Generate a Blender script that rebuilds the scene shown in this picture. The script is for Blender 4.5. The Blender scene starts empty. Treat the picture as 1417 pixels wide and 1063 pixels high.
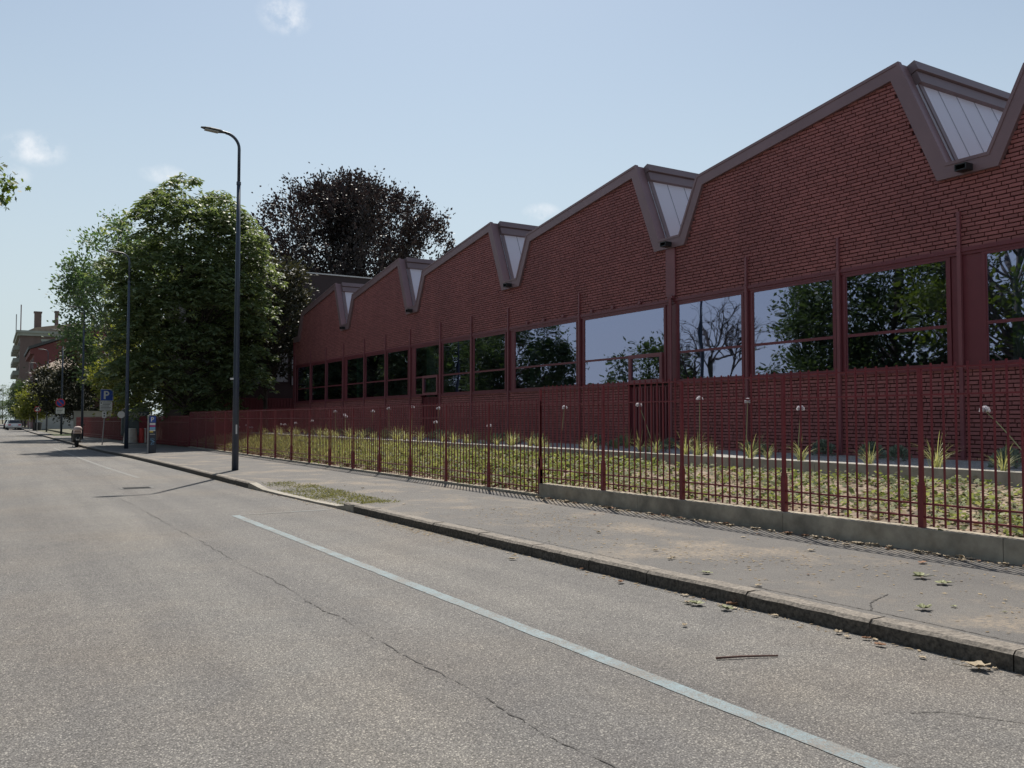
import bpy, bmesh, math, random
import numpy as np
from mathutils import Vector, Matrix

random.seed(7)
rng = np.random.default_rng(11)
PI = math.pi
R = math.radians
sc = bpy.context.scene
col = sc.collection

# ------------------------------------------------------------------ camera
cam = bpy.data.cameras.new("camera")
camo = bpy.data.objects.new("camera", cam)
col.objects.link(camo)
sc.camera = camo
camo.location = (0, 0, 1.6)
camo.rotation_euler = (R(90 + 2.3144), 0, R(-31.031))
cam.sensor_width = 36
cam.lens = 30.487
cam.clip_start = 0.05
cam.clip_end = 4000

# ------------------------------------------------------------------ light
SUN_EL, SUN_AZ = R(55.8), R(28)
world = bpy.data.worlds.new("World")
sc.world = world
world.use_nodes = True
wn, wl = world.node_tree.nodes, world.node_tree.links
bg = wn["Background"]
SKY_STRENGTH = 0.112
bg.inputs[1].default_value = SKY_STRENGTH
sky = wn.new("ShaderNodeTexSky")
sky.sky_type = 'NISHITA'
sky.sun_disc = False
sky.sun_elevation = SUN_EL
sky.sun_rotation = SUN_AZ
sky.altitude = 120
sky.air_density = 1.0
sky.dust_density = 0.8
sky.ozone_density = 1.5
# a few small hazy clouds, placed by direction in the sky
tc = wn.new("ShaderNodeTexCoord")
noi = wn.new("ShaderNodeTexNoise")
noi.inputs["Scale"].default_value = 26
noi.inputs["Detail"].default_value = 7
noi.inputs["Roughness"].default_value = 0.6
wl.new(tc.outputs["Generated"], noi.inputs["Vector"])
ramp = wn.new("ShaderNodeMapRange")
ramp.inputs[1].default_value = 0.43
ramp.inputs[2].default_value = 0.66
wl.new(noi.outputs["Fac"], ramp.inputs[0])
acc = None
# (azimuth from +Y towards +X, elevation, angular size x, z, strength)
CLOUDS = [(16.1, 24.6, 0.028, 0.020, 0.8), (1.9, 15.4, 0.030, 0.017, 0.75), (0.7, 13.8, 0.020, 0.012, 0.6),
          (8.9, 14.8, 0.024, 0.011, 0.45), (33.0, 13.5, 0.022, 0.011, 0.6),
          (-95, 22, 0.10, 0.05, 0.6), (-60, 30, 0.12, 0.05, 0.5)]
for az, el, sx, sz, st in CLOUDS:
    d = Vector((math.cos(R(el)) * math.sin(R(az)), math.cos(R(el)) * math.cos(R(az)), math.sin(R(el))))
    h = Vector((math.cos(R(az)), -math.sin(R(az)), 0))
    v = d.cross(h)
    def dot(vec, off, scale):
        n = wn.new("ShaderNodeVectorMath"); n.operation = 'DOT_PRODUCT'
        n.inputs[1].default_value = vec
        wl.new(tc.outputs["Generated"], n.inputs[0])
        m = wn.new("ShaderNodeMath"); m.operation = 'MULTIPLY'
        m.inputs[1].default_value = 1 / scale
        wl.new(n.outputs["Value"], m.inputs[0])
        p = wn.new("ShaderNodeMath"); p.operation = 'POWER'; p.inputs[1].default_value = 2
        a = wn.new("ShaderNodeMath"); a.operation = 'ABSOLUTE'
        wl.new(m.outputs[0], a.inputs[0]); wl.new(a.outputs[0], p.inputs[0])
        return p
    a, b = dot(h, 0, sx), dot(v, 0, sz)
    f = wn.new("ShaderNodeVectorMath"); f.operation = 'DOT_PRODUCT'; f.inputs[1].default_value = d
    wl.new(tc.outputs["Generated"], f.inputs[0])
    s = wn.new("ShaderNodeMath"); s.operation = 'ADD'
    wl.new(a.outputs[0], s.inputs[0]); wl.new(b.outputs[0], s.inputs[1])
    m = wn.new("ShaderNodeMapRange")
    m.interpolation_type = 'SMOOTHSTEP'
    m.inputs[1].default_value = 1.3; m.inputs[2].default_value = 0.0
    m.inputs[3].default_value = 0.0; m.inputs[4].default_value = st
    wl.new(s.outputs[0], m.inputs[0])
    g = wn.new("ShaderNodeMath"); g.operation = 'GREATER_THAN'; g.inputs[1].default_value = 0
    wl.new(f.outputs["Value"], g.inputs[0])
    mm = wn.new("ShaderNodeMath"); mm.operation = 'MULTIPLY'
    wl.new(m.outputs[0], mm.inputs[0]); wl.new(g.outputs[0], mm.inputs[1])
    if acc is None:
        acc = mm
    else:
        x = wn.new("ShaderNodeMath"); x.operation = 'MAXIMUM'
        wl.new(acc.outputs[0], x.inputs[0]); wl.new(mm.outputs[0], x.inputs[1])
        acc = x
cf = wn.new("ShaderNodeMath"); cf.operation = 'MULTIPLY'
wl.new(acc.outputs[0], cf.inputs[0]); wl.new(ramp.outputs[0], cf.inputs[1])
hs = wn.new("ShaderNodeHueSaturation")
hs.inputs["Saturation"].default_value = 0.74
hs.inputs["Value"].default_value = 0.80
tint = wn.new("ShaderNodeMixRGB"); tint.blend_type = 'MULTIPLY'; tint.inputs[0].default_value = 1
tint.inputs[2].default_value = (0.92, 1.0, 0.96, 1)
wl.new(sky.outputs[0], tint.inputs[1]); wl.new(tint.outputs[0], hs.inputs["Color"])
cm = wn.new("ShaderNodeMixRGB")
cm.inputs[2].default_value = (6.6, 6.7, 6.9, 1)
# pale summer haze low over the horizon
sepz = wn.new("ShaderNodeSeparateXYZ"); wl.new(tc.outputs["Generated"], sepz.inputs[0])
hz = wn.new("ShaderNodeMapRange"); hz.interpolation_type = 'SMOOTHSTEP'
hz.inputs[1].default_value = 0.54; hz.inputs[2].default_value = -0.05
hz.inputs[3].default_value = 0.0; hz.inputs[4].default_value = 0.92
wl.new(sepz.outputs[2], hz.inputs[0])
hm = wn.new("ShaderNodeMixRGB"); hm.inputs[2].default_value = (3.92, 4.50, 4.72, 1)
wl.new(hz.outputs[0], hm.inputs[0]); wl.new(hs.outputs[0], hm.inputs[1])
wl.new(cf.outputs[0], cm.inputs[0]); wl.new(hm.outputs[0], cm.inputs[1])
wl.new(cm.outputs[0], bg.inputs[0])

sun = bpy.data.lights.new("sun", 'SUN')
sun.energy = 4.2
sun.angle = R(0.53)
sun.color = (1.0, 0.94, 0.85)
suno = bpy.data.objects.new("sun", sun)
col.objects.link(suno)
sdir = Vector((math.cos(SUN_EL) * math.sin(SUN_AZ), math.cos(SUN_EL) * math.cos(SUN_AZ), math.sin(SUN_EL)))
suno.rotation_euler = sdir.to_track_quat('Z', 'Y').to_euler()
suno.location = (20, 40, 60)

sc.view_settings.view_transform = 'Standard'
sc.view_settings.look = 'None'
sc.view_settings.exposure = 0.42
sc.view_settings.gamma = 1.0
sc.cycles.max_bounces = 8
sc.cycles.transparent_max_bounces = 16
sc.cycles.sample_clamp_indirect = 6

# ------------------------------------------------------------------ helpers
class MB:
    """collects faces and links them as ONE mesh object"""
    def __init__(self):
        self.v, self.f, self.m = [], [], []
        self.cur = 0
    def face(self, pts):
        b = len(self.v)
        self.v += [tuple(p) for p in pts]
        self.f.append(tuple(range(b, b + len(pts))))
        self.m.append(self.cur)
    def box(self, x0, x1, y0, y1, z0, z1):
        b = len(self.v)
        self.v += [(x0, y0, z0), (x1, y0, z0), (x1, y1, z0), (x0, y1, z0),
                   (x0, y0, z1), (x1, y0, z1), (x1, y1, z1), (x0, y1, z1)]
        for q in ((3, 2, 1, 0), (4, 5, 6, 7), (0, 1, 5, 4), (1, 2, 6, 5), (2, 3, 7, 6), (3, 0, 4, 7)):
            self.f.append(tuple(b + i for i in q)); self.m.append(self.cur)
    def obox(self, c, ax, ay, az):
        """box about c with half-axis vectors"""
        c, ax, ay, az = map(Vector, (c, ax, ay, az))
        b = len(self.v)
        for sz in (-1, 1):
            for sx, sy in ((-1, -1), (1, -1), (1, 1), (-1, 1)):
                self.v.append(tuple(c + ax * sx + ay * sy + az * sz))
        for q in ((3, 2, 1, 0), (4, 5, 6, 7), (0, 1, 5, 4), (1, 2, 6, 5), (2, 3, 7, 6), (3, 0, 4, 7)):
            self.f.append(tuple(b + i for i in q)); self.m.append(self.cur)
    def tube(self, pts, rad, n=8, cap=True):
        pts = [Vector(p) for p in pts]
        if not isinstance(rad, (list, tuple)):
            rad = [rad] * len(pts)
        b = len(self.v)
        up = None
        for i, p in enumerate(pts):
            t = (pts[min(i + 1, len(pts) - 1)] - pts[max(i - 1, 0)])
            t = t.normalized() if t.length > 1e-9 else Vector((0, 0, 1))
            if up is None:
                a = Vector((1, 0, 0)) if abs(t.x) < 0.8 else Vector((0, 1, 0))
                up = (a - t * a.dot(t)).normalized()
            else:
                u2 = up - t * up.dot(t)
                if u2.length > 1e-6:
                    up = u2.normalized()
            s = t.cross(up)
            for k in range(n):
                an = 2 * PI * k / n
                self.v.append(tuple(p + (up * math.cos(an) + s * math.sin(an)) * rad[i]))
        for i in range(len(pts) - 1):
            for k in range(n):
                k2 = (k + 1) % n
                self.f.append((b + i * n + k, b + i * n + k2, b + (i + 1) * n + k2, b + (i + 1) * n + k))
                self.m.append(self.cur)
        if cap:
            self.f.append(tuple(b + k for k in reversed(range(n)))); self.m.append(self.cur)
            e = b + (len(pts) - 1) * n
            self.f.append(tuple(e + k for k in range(n))); self.m.append(self.cur)
    def lathe(self, c, prof, n=16):
        """prof: list of (r, z) about vertical axis at c"""
        b = len(self.v)
        for r, z in prof:
            for k in range(n):
                an = 2 * PI * k / n
                self.v.append((c[0] + r * math.cos(an), c[1] + r * math.sin(an), c[2] + z))
        for i in range(len(prof) - 1):
            for k in range(n):
                k2 = (k + 1) % n
                self.f.append((b + i * n + k, b + i * n + k2, b + (i + 1) * n + k2, b + (i + 1) * n + k))
                self.m.append(self.cur)
        self.f.append(tuple(b + k for k in reversed(range(n)))); self.m.append(self.cur)
        e = b + (len(prof) - 1) * n
        self.f.append(tuple(e + k for k in range(n))); self.m.append(self.cur)
    def prism(self, poly, axis, a, b_):
        """poly (u, v) list extruded along axis from a to b_; axis 'x': (y, z); 'y': (x, z); 'z': (x, y)"""
        def P(q, w):
            return {'x': (w, q[0], q[1]), 'y': (q[0], w, q[1]), 'z': (q[0], q[1], w)}[axis]
        n = len(poly)
        b = len(self.v)
        self.v += [P(q, a) for q in poly] + [P(q, b_) for q in poly]
        self.f.append(tuple(b + i for i in range(n))); self.m.append(self.cur)
        self.f.append(tuple(b + n + i for i in reversed(range(n)))); self.m.append(self.cur)
        for i in range(n):
            j = (i + 1) % n
            self.f.append((b + i, b + n + i, b + n + j, b + j)); self.m.append(self.cur)
    def build(self, name, mats, parent=None, smooth=False, bevel=0, fix=True):
        me = bpy.data.meshes.new(name)
        me.from_pydata(self.v, [], self.f)
        if not isinstance(mats, (list, tuple)):
            mats = [mats]
        for m in mats:
            me.materials.append(m)
        if len(mats) > 1:
            me.polygons.foreach_set("material_index", self.m)
        if fix:
            bm = bmesh.new(); bm.from_mesh(me)
            if bevel:
                bmesh.ops.remove_doubles(bm, verts=bm.verts, dist=1e-5)
            bmesh.ops.recalc_face_normals(bm, faces=bm.faces)
            if bevel:
                ed = [e for e in bm.edges if len(e.link_faces) == 2 and e.calc_face_angle(0) > 0.6]
                bmesh.ops.bevel(bm, geom=ed, offset=bevel, segments=2, affect='EDGES', profile=0.5)
            bm.to_mesh(me); bm.free()
        if smooth:
            me.polygons.foreach_set("use_smooth", [True] * len(me.polygons))
        me.update()
        return link(name, me, parent)

def link(name, data, parent=None):
    o = bpy.data.objects.new(name, data)
    col.objects.link(o)
    if parent:
        o.parent = parent
    return o

def tag(o, label, cat, group=None, kind=None):
    o["label"] = label
    o["category"] = cat
    if group:
        o["group"] = group
    if kind:
        o["kind"] = kind
    return o

def structure(o):
    o["kind"] = "structure"
    return o

def empty(name, loc, label, cat, group=None, rz=0):
    o = bpy.data.objects.new(name, None)
    o.empty_display_size = 0.2
    col.objects.link(o)
    o.location = loc
    o.rotation_euler = (0, 0, rz)
    return tag(o, label, cat, group)

def kids(o):
    return [c for c in bpy.data.objects if c.parent == o]

def copy_tree(o, parent=None):
    ch = kids(o)
    c = o.copy()
    col.objects.link(c)
    if parent:
        c.parent = parent
    for k in ch:
        copy_tree(k, c)
    return c

def interp(tab, y):
    ys = [t[0] for t in tab]; xs = [t[1] for t in tab]
    return float(np.interp(y, ys, xs))

# ------------------------------------------------------------------ materials
def base_mat(name):
    m = bpy.data.materials.new(name)
    m.use_nodes = True
    nt = m.node_tree
    return m, nt.nodes, nt.links, nt.nodes["Principled BSDF"]

def mixc(n, l, fac, c1, c2, mode='MIX'):
    x = n.new("ShaderNodeMixRGB")
    x.blend_type = mode
    for s, v in ((0, fac), (1, c1), (2, c2)):
        if hasattr(v, "links"):
            l.new(v, x.inputs[s])
        elif s == 0:
            x.inputs[0].default_value = v
        else:
            x.inputs[s].default_value = (*v, 1)
    return x.outputs[0]

def noise(n, l, vec, scale, detail=4, rough=0.55, lo=None, hi=None):
    t = n.new("ShaderNodeTexNoise")
    t.inputs["Scale"].default_value = scale
    t.inputs["Detail"].default_value = detail
    t.inputs["Roughness"].default_value = rough
    if vec is not None:
        l.new(vec, t.inputs["Vector"])
    if lo is None:
        return t.outputs["Fac"]
    return mapr(n, l, t.outputs["Fac"], lo, hi)

def mapr(n, l, v, lo, hi, a=0.0, b=1.0):
    r = n.new("ShaderNodeMapRange")
    r.inputs[1].default_value = lo; r.inputs[2].default_value = hi
    r.inputs[3].default_value = a; r.inputs[4].default_value = b
    l.new(v, r.inputs[0])
    return r.outputs[0]

def bump(n, l, p, h, strength, dist=0.01):
    b = n.new("ShaderNodeBump")
    b.inputs["Strength"].default_value = strength
    b.inputs["Distance"].default_value = dist
    l.new(h, b.inputs["Height"])
    l.new(b.outputs[0], p.inputs["Normal"])

def objco(n, l, scale=None):
    t = n.new("ShaderNodeTexCoord")
    if scale is None:
        return t.outputs["Object"]
    mp = n.new("ShaderNodeMapping")
    mp.inputs["Scale"].default_value = scale
    l.new(t.outputs["Object"], mp.inputs["Vector"])
    return mp.outputs[0]

def plain(name, c, rough=0.6, var=0.15, scale=6, metallic=0.0, bmp=0.0, bscale=40, c2=None, spec=0.5, isl=0.0):
    m, n, l, p = base_mat(name)
    v = objco(n, l)
    c2 = c2 or tuple(x * (1 - var) for x in c)
    c1 = tuple(min(1, x * (1 + var * 0.5)) for x in c)
    out = mixc(n, l, noise(n, l, v, scale, 5, 0.6, 0.3, 0.7), c1, c2)
    if isl:
        g = n.new("ShaderNodeNewGeometry")
        out = mixc(n, l, 1.0, out, mixc(n, l, g.outputs["Random Per Island"], (1 - isl,) * 3, (1 + isl,) * 3), 'MULTIPLY')
    l.new(out, p.inputs["Base Color"])
    p.inputs["Roughness"].default_value = rough
    p.inputs["Metallic"].default_value = metallic
    p.inputs["Specular IOR Level"].default_value = spec
    if bmp:
        bump(n, l, p, noise(n, l, v, bscale, 4), bmp)
    return m

def leafmat(name, ca, cb, trans=0.35, tcol=None, rough=0.55, cc=None):
    m, n, l, p = base_mat(name)
    g = n.new("ShaderNodeNewGeometry")
    c = mixc(n, l, g.outputs["Random Per Island"], ca, cb)
    if cc:
        c = mixc(n, l, noise(n, l, objco(n, l), 0.5, 3, 0.6, 0.42, 0.62), c, cc)
    l.new(c, p.inputs["Base Color"])
    p.inputs["Roughness"].default_value = rough
    p.inputs["Specular IOR Level"].default_value = 0.35
    t = n.new("ShaderNodeBsdfTranslucent")
    l.new(mixc(n, l, 1.0, c, tcol or (1.5, 1.6, 0.7), 'MULTIPLY'), t.inputs["Color"])
    x = n.new("ShaderNodeMixShader")
    x.inputs[0].default_value = trans
    l.new(p.outputs[0], x.inputs[1]); l.new(t.outputs[0], x.inputs[2])
    l.new(x.outputs[0], n["Material Output"].inputs[0])
    return m

def asphalt(name, dark, light, stone, grain=95, patch=None, patch_amt=0.0, streak=True, contrast=1.0, sand=None, warm=False):
    m, n, l, p = base_mat(name)
    v = objco(n, l)
    vo = n.new("ShaderNodeTexVoronoi")
    vo.inputs["Scale"].default_value = grain
    l.new(v, vo.inputs["Vector"])
    sep = n.new("ShaderNodeSeparateColor")
    l.new(vo.outputs["Color"], sep.inputs[0])
    c = mixc(n, l, mapr(n, l, sep.outputs[0], 0.1, 0.9), dark, light)
    c = mixc(n, l, mapr(n, l, sep.outputs[1], 0.80, 0.95, 0, 0.8 * contrast), c, stone)
    c = mixc(n, l, mapr(n, l, vo.outputs["Distance"], 0.30, 0.75, 0, 0.75 * contrast), c, tuple(x * 0.30 for x in dark))
    big = noise(n, l, v, 0.35, 5, 0.6, 0.35, 0.68)
    c = mixc(n, l, 1.0, c, mixc(n, l, big, (0.88, 0.88, 0.89), (1.10, 1.09, 1.07)), 'MULTIPLY')
    mid = noise(n, l, v, 2.6, 6, 0.65, 0.35, 0.7)
    c = mixc(n, l, 1.0, c, mixc(n, l, mid, (0.93, 0.93, 0.94), (1.06, 1.06, 1.05)), 'MULTIPLY')
    if streak:
        vs = objco(n, l, (1.1, 0.05, 1))
        st = noise(n, l, vs, 1.6, 5, 0.6, 0.38, 0.66)
        c = mixc(n, l, 1.0, c, mixc(n, l, st, (0.90, 0.90, 0.91), (1.08, 1.08, 1.08)), 'MULTIPLY')
    if warm:
        wp = noise(n, l, v, 0.22, 6, 0.62, 0.46, 0.68)
        c = mixc(n, l, 1.0, c, mixc(n, l, wp, (1, 1, 1), (1.10, 1.03, 0.95)), 'MULTIPLY')
        vt = objco(n, l, (1.0, 0.02, 1))
        tr = noise(n, l, vt, 0.9, 3, 0.5, 0.42, 0.6)
        c = mixc(n, l, 1.0, c, mixc(n, l, tr, (0.90, 0.90, 0.92), (1.05, 1.05, 1.05)), 'MULTIPLY')
        oil = noise(n, l, v, 1.1, 7, 0.7, 0.60, 0.74)
        c = mixc(n, l, 1.0, c, mixc(n, l, oil, (1, 1, 1), (0.80, 0.80, 0.81)), 'MULTIPLY')
    if sand:
        s1 = noise(n, l, v, 0.75, 7, 0.62, 0.50, 0.66)
        s2 = noise(n, l, v, 22, 5, 0.7, 0.35, 0.62)
        mu = n.new("ShaderNodeMath"); mu.operation = 'MULTIPLY'
        l.new(s1, mu.inputs[0]); l.new(s2, mu.inputs[1])
        c = mixc(n, l, mu.outputs[0], c, sand)
    l.new(c, p.inputs["Base Color"])
    p.inputs["Roughness"].default_value = 0.82
    p.inputs["Specular IOR Level"].default_value = 0.35
    b2 = n.new("ShaderNodeMath"); b2.operation = 'ADD'
    inv = mapr(n, l, vo.outputs["Distance"], 0, 0.8, 1, 0)
    l.new(inv, b2.inputs[0]); l.new(sep.outputs[2], b2.inputs[1])
    bump(n, l, p, b2.outputs[0], 0.55, 0.004)
    return m

def paint(name, c, under, wear_lo, wear_hi):
    m, n, l, p = base_mat(name)
    v = objco(n, l)
    vo = n.new("ShaderNodeTexVoronoi"); vo.inputs["Scale"].default_value = 120
    l.new(v, vo.inputs["Vector"])
    sep = n.new("ShaderNodeSeparateColor"); l.new(vo.outputs["Color"], sep.inputs[0])
    w1 = noise(n, l, v, 38, 6, 0.75)
    w2 = noise(n, l, v, 2.6, 6, 0.65)
    a = n.new("ShaderNodeMath"); a.operation = 'ADD'
    l.new(w1, a.inputs[0]); l.new(w2, a.inputs[1])
    a2 = n.new("ShaderNodeMath"); a2.operation = 'ADD'
    l.new(a.outputs[0], a2.inputs[0]); l.new(mapr(n, l, vo.outputs["Distance"], 0.0, 0.8, -0.10, 0.22), a2.inputs[1])
    w = mapr(n, l, a2.outputs[0], wear_lo, wear_hi)
    var = mixc(n, l, noise(n, l, v, 1.3, 5, 0.6, 0.35, 0.7), c, tuple(x * 0.78 for x in c))
    var = mixc(n, l, 1.0, var, mixc(n, l, sep.outputs[0], (0.84, 0.84, 0.84), (1.12, 1.12, 1.12)), 'MULTIPLY')
    und = mixc(n, l, sep.outputs[1], tuple(x * 0.7 for x in under), tuple(x * 1.2 for x in under))
    l.new(mixc(n, l, w, var, und), p.inputs["Base Color"])
    p.inputs["Roughness"].default_value = 0.8
    bump(n, l, p, mapr(n, l, vo.outputs["Distance"], 0, 0.8, 1, 0), 0.5, 0.004)
    return m

M = {}
M['road'] = asphalt('road_asphalt', (0.158, 0.150, 0.140), (0.246, 0.235, 0.218), (0.50, 0.475, 0.42), 112, warm=True)
M['walk'] = asphalt('pavement_asphalt', (0.140, 0.132, 0.125), (0.185, 0.174, 0.163), (0.28, 0.265, 0.24), 150,
                    streak=False, contrast=0.55, sand=(0.30, 0.245, 0.185))
M['blue'] = paint('blue_paint', (0.235, 0.302, 0.325), (0.20, 0.19, 0.175), 0.98, 1.26)
M['blue_worn'] = paint('worn_blue_paint', (0.24, 0.29, 0.31), (0.20, 0.19, 0.175), 0.78, 1.06)
M['tar'] = plain('crack_dark', (0.075, 0.070, 0.066), 0.9, 0.3, 20)
M['granite'] = plain('granite_kerb', (0.235, 0.205, 0.172), 0.85, 0.6, 34, bmp=1.0, bscale=26, isl=0.10)
M['kerbface'] = plain('dirty_shaded_granite', (0.105, 0.092, 0.076), 0.9, 0.75, 30, bmp=1.0, bscale=22, isl=0.10)  # dirt and the shade of the upright face, both put into this darker colour
M['concrete'] = plain('weathered_concrete', (0.39, 0.345, 0.27), 0.9, 0.45, 3.2, bmp=0.35, bscale=30, isl=0.10)
M['kerb_conc'] = plain('garden_kerb_concrete', (0.36, 0.33, 0.28), 0.9, 0.3, 5, bmp=0.3, bscale=30)
M['soil'] = plain('garden_soil', (0.285, 0.220, 0.165), 0.95, 0.7, 4, bmp=1.0, bscale=18)
M['ground'] = plain('dry_ground', (0.14, 0.13, 0.085), 0.95, 0.4, 0.4, bmp=0.5)
M['lawn'] = plain('mown_lawn', (0.09, 0.13, 0.035), 0.95, 0.4, 3, bmp=0.5)
def gravelmat():
    m, n, l, p = base_mat('white_gravel')
    v = objco(n, l)
    vo = n.new("ShaderNodeTexVoronoi"); vo.inputs["Scale"].default_value = 38
    l.new(v, vo.inputs["Vector"])
    sp = n.new("ShaderNodeSeparateColor"); l.new(vo.outputs["Color"], sp.inputs[0])
    c = mixc(n, l, sp.outputs[0], (0.34, 0.33, 0.31), (0.68, 0.67, 0.64))
    c = mixc(n, l, mapr(n, l, vo.outputs["Distance"], 0.35, 0.8, 0, 0.85), c, (0.07, 0.065, 0.06))
    l.new(c, p.inputs["Base Color"]); p.inputs["Roughness"].default_value = 0.9
    bump(n, l, p, mapr(n, l, vo.outputs["Distance"], 0, 0.8, 1, 0), 1.0, 0.012)
    return m
M['gravel'] = gravelmat()
def brickmat(name, c, k=0.3):
    m, n, l, p = base_mat(name)
    v = objco(n, l)
    g = n.new("ShaderNodeNewGeometry")
    a = mixc(n, l, g.outputs["Random Per Island"], tuple(x * (1 - k) for x in c), tuple(x * (1 + k) for x in c))
    a = mixc(n, l, 1.0, a, mixc(n, l, noise(n, l, v, 0.35, 5, 0.6, 0.35, 0.68), (0.92, 0.92, 0.93), (1.07, 1.06, 1.05)), 'MULTIPLY')
    vs = objco(n, l, (1, 1.3, 0.10))
    a = mixc(n, l, 1.0, a, mixc(n, l, noise(n, l, vs, 1.0, 6, 0.65, 0.36, 0.66), (0.87, 0.87, 0.88), (1.08, 1.07, 1.06)), 'MULTIPLY')
    a = mixc(n, l, noise(n, l, v, 45, 5, 0.65, 0.55, 0.75), a, tuple(x * 0.7 for x in c))
    l.new(a, p.inputs["Base Color"]); p.inputs["Roughness"].default_value = 0.7
    p.inputs["Specular IOR Level"].default_value = 0.4
    bump(n, l, p, noise(n, l, v, 60, 5, 0.7), 0.45, 0.004)
    return m
M['brick'] = brickmat('red_painted_brick', (0.320, 0.116, 0.110), 0.13)
M['mortar'] = plain('dark_red_mortar', (0.062, 0.017, 0.020), 0.9, 0.2, 8)
M['steel'] = plain('oxblood_window_steel', (0.165, 0.038, 0.048), 0.42, 0.10, 3, bmp=0.03)
M['bar'] = plain('oxblood_flat_bar', (0.215, 0.070, 0.080), 0.45, 0.12, 2.0, bmp=0.03)
M['coping'] = plain('purple_brown_coping', (0.235, 0.146, 0.156), 0.48, 0.14, 0.8, metallic=0.25, bmp=0.03)
M['copdark'] = plain('dark_ridge_metal', (0.20, 0.145, 0.152), 0.5, 0.14, 0.8, metallic=0.25)
M['poly'] = leafmat('translucent_skylight_panel', (0.80, 0.78, 0.87), (0.80, 0.78, 0.87), 0.28, (1, 1, 1), 0.28)
M['seam'] = plain('panel_seam', (0.30, 0.30, 0.36), 0.5, 0.1, 3)
M['roofm'] = plain('roof_sheet', (0.20, 0.17, 0.17), 0.6, 0.15, 0.5)
M['dark'] = plain('dark_interior', (0.16, 0.17, 0.16), 0.9, 0.1)  # plain dark grey of the interior wall
M['intfloor'] = plain('interior_floor', (0.20, 0.20, 0.18), 0.6, 0.1)
M['teal'] = plain('pale_green_column', (0.36, 0.60, 0.46), 0.6, 0.1)
M['black'] = plain('black_plastic', (0.015, 0.015, 0.016), 0.45, 0.1)
M['fence'] = plain('red_painted_fence_steel', (0.200, 0.031, 0.040), 0.45, 0.25, 5, bmp=0.06, bscale=60)
M['lamp'] = plain('blue_grey_lamp_paint', (0.045, 0.058, 0.085), 0.42, 0.15, 2.5, bmp=0.04)
M['lamphead'] = plain('dark_lamp_head', (0.05, 0.05, 0.05), 0.5, 0.1)
M['led'] = plain('lamp_lens', (0.45, 0.45, 0.42), 0.25, 0.05)
M['grey'] = plain('galvanised_steel', (0.34, 0.34, 0.34), 0.5, 0.15, 8, metallic=0.4)
M['white'] = plain('white_enamel', (0.72, 0.72, 0.70), 0.45, 0.08, 4)
M['signblue'] = plain('sign_blue', (0.02, 0.075, 0.38), 0.4, 0.08, 4)
M['signred'] = plain('sign_red', (0.55, 0.05, 0.06), 0.4, 0.1, 4)
M['magenta'] = plain('sticker_magenta', (0.45, 0.04, 0.20), 0.5, 0.1)
M['yellow'] = plain('sticker_yellow', (0.75, 0.55, 0.05), 0.5, 0.1)
M['skyblue'] = plain('sticker_blue', (0.20, 0.42, 0.62), 0.5, 0.1)
M['meter'] = plain('meter_navy', (0.022, 0.028, 0.045), 0.4, 0.2, 4)
M['binm'] = plain('container_dark_green', (0.075, 0.098, 0.10), 0.6, 0.25, 2.5)
M['plastic_white'] = plain('dirty_white_plastic', (0.50, 0.48, 0.44), 0.6, 0.2, 5)
M['plastic_red'] = plain('faded_red_plastic', (0.50, 0.05, 0.045), 0.5, 0.2, 5)
M['tyre'] = plain('tyre_rubber', (0.02, 0.02, 0.02), 0.85, 0.2)
M['seatpale'] = plain('pale_seat_cover', (0.58, 0.46, 0.42), 0.7, 0.12, 6)
M['silver'] = plain('silver_car_paint', (0.50, 0.52, 0.54), 0.3, 0.06, 2, metallic=0.5)
M['carwhite'] = plain('white_car_paint', (0.72, 0.72, 0.70), 0.3, 0.05, 2)
M['carblack'] = plain('dark_car_paint', (0.03, 0.032, 0.036), 0.3, 0.1, 2)
M['carglass'] = plain('car_glass', (0.03, 0.035, 0.04), 0.08, 0.1)
M['bark'] = plain('brown_bark', (0.065, 0.052, 0.042), 0.95, 0.5, 6, bmp=0.8, bscale=14)
M['barkgrey'] = plain('grey_bark', (0.13, 0.12, 0.105), 0.95, 0.4, 6, bmp=0.8, bscale=14)
M['chestnut'] = leafmat('chestnut_leaf', (0.108, 0.150, 0.080), (0.220, 0.255, 0.145), 0.42, (1.3, 1.35, 0.65), 0.52)
M['beech'] = leafmat('copper_beech_leaf', (0.016, 0.0135, 0.014), (0.034, 0.027, 0.026), 0.20, (1.4, 1.0, 1.0), 0.5)
M['poplar'] = leafmat('pale_green_leaf', (0.085, 0.130, 0.075), (0.150, 0.195, 0.110), 0.38, (1.3, 1.5, 0.7), 0.5)
M['lime'] = leafmat('yellow_green_leaf', (0.120, 0.140, 0.045), (0.22, 0.225, 0.085), 0.45, (1.5, 1.5, 0.5), 0.5)
M['plum'] = leafmat('dark_plum_leaf', (0.022, 0.027, 0.018), (0.052, 0.056, 0.034), 0.25, (1.5, 1.3, 0.8), 0.5)
M['dkgreen'] = leafmat('dark_green_leaf', (0.045, 0.072, 0.036), (0.095, 0.135, 0.062), 0.35, (1.4, 1.5, 0.6), 0.5)
M['plane'] = leafmat('plane_tree_leaf', (0.060, 0.095, 0.024), (0.120, 0.160, 0.04), 0.45, (1.5, 1.5, 0.5), 0.5)
M['ivy'] = leafmat('ground_cover_leaf', (0.085, 0.115, 0.050), (0.36, 0.37, 0.23), 0.35, (1.3, 1.4, 0.6), 0.75)
M['litter'] = leafmat('dry_leaf_litter', (0.20, 0.145, 0.085), (0.42, 0.33, 0.21), 0.2, (1.1, 0.95, 0.7), 0.8)
M['grass'] = leafmat('yellow_green_blade', (0.25, 0.27, 0.12), (0.50, 0.49, 0.27), 0.45, (1.15, 1.15, 0.7), 0.5)
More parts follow.
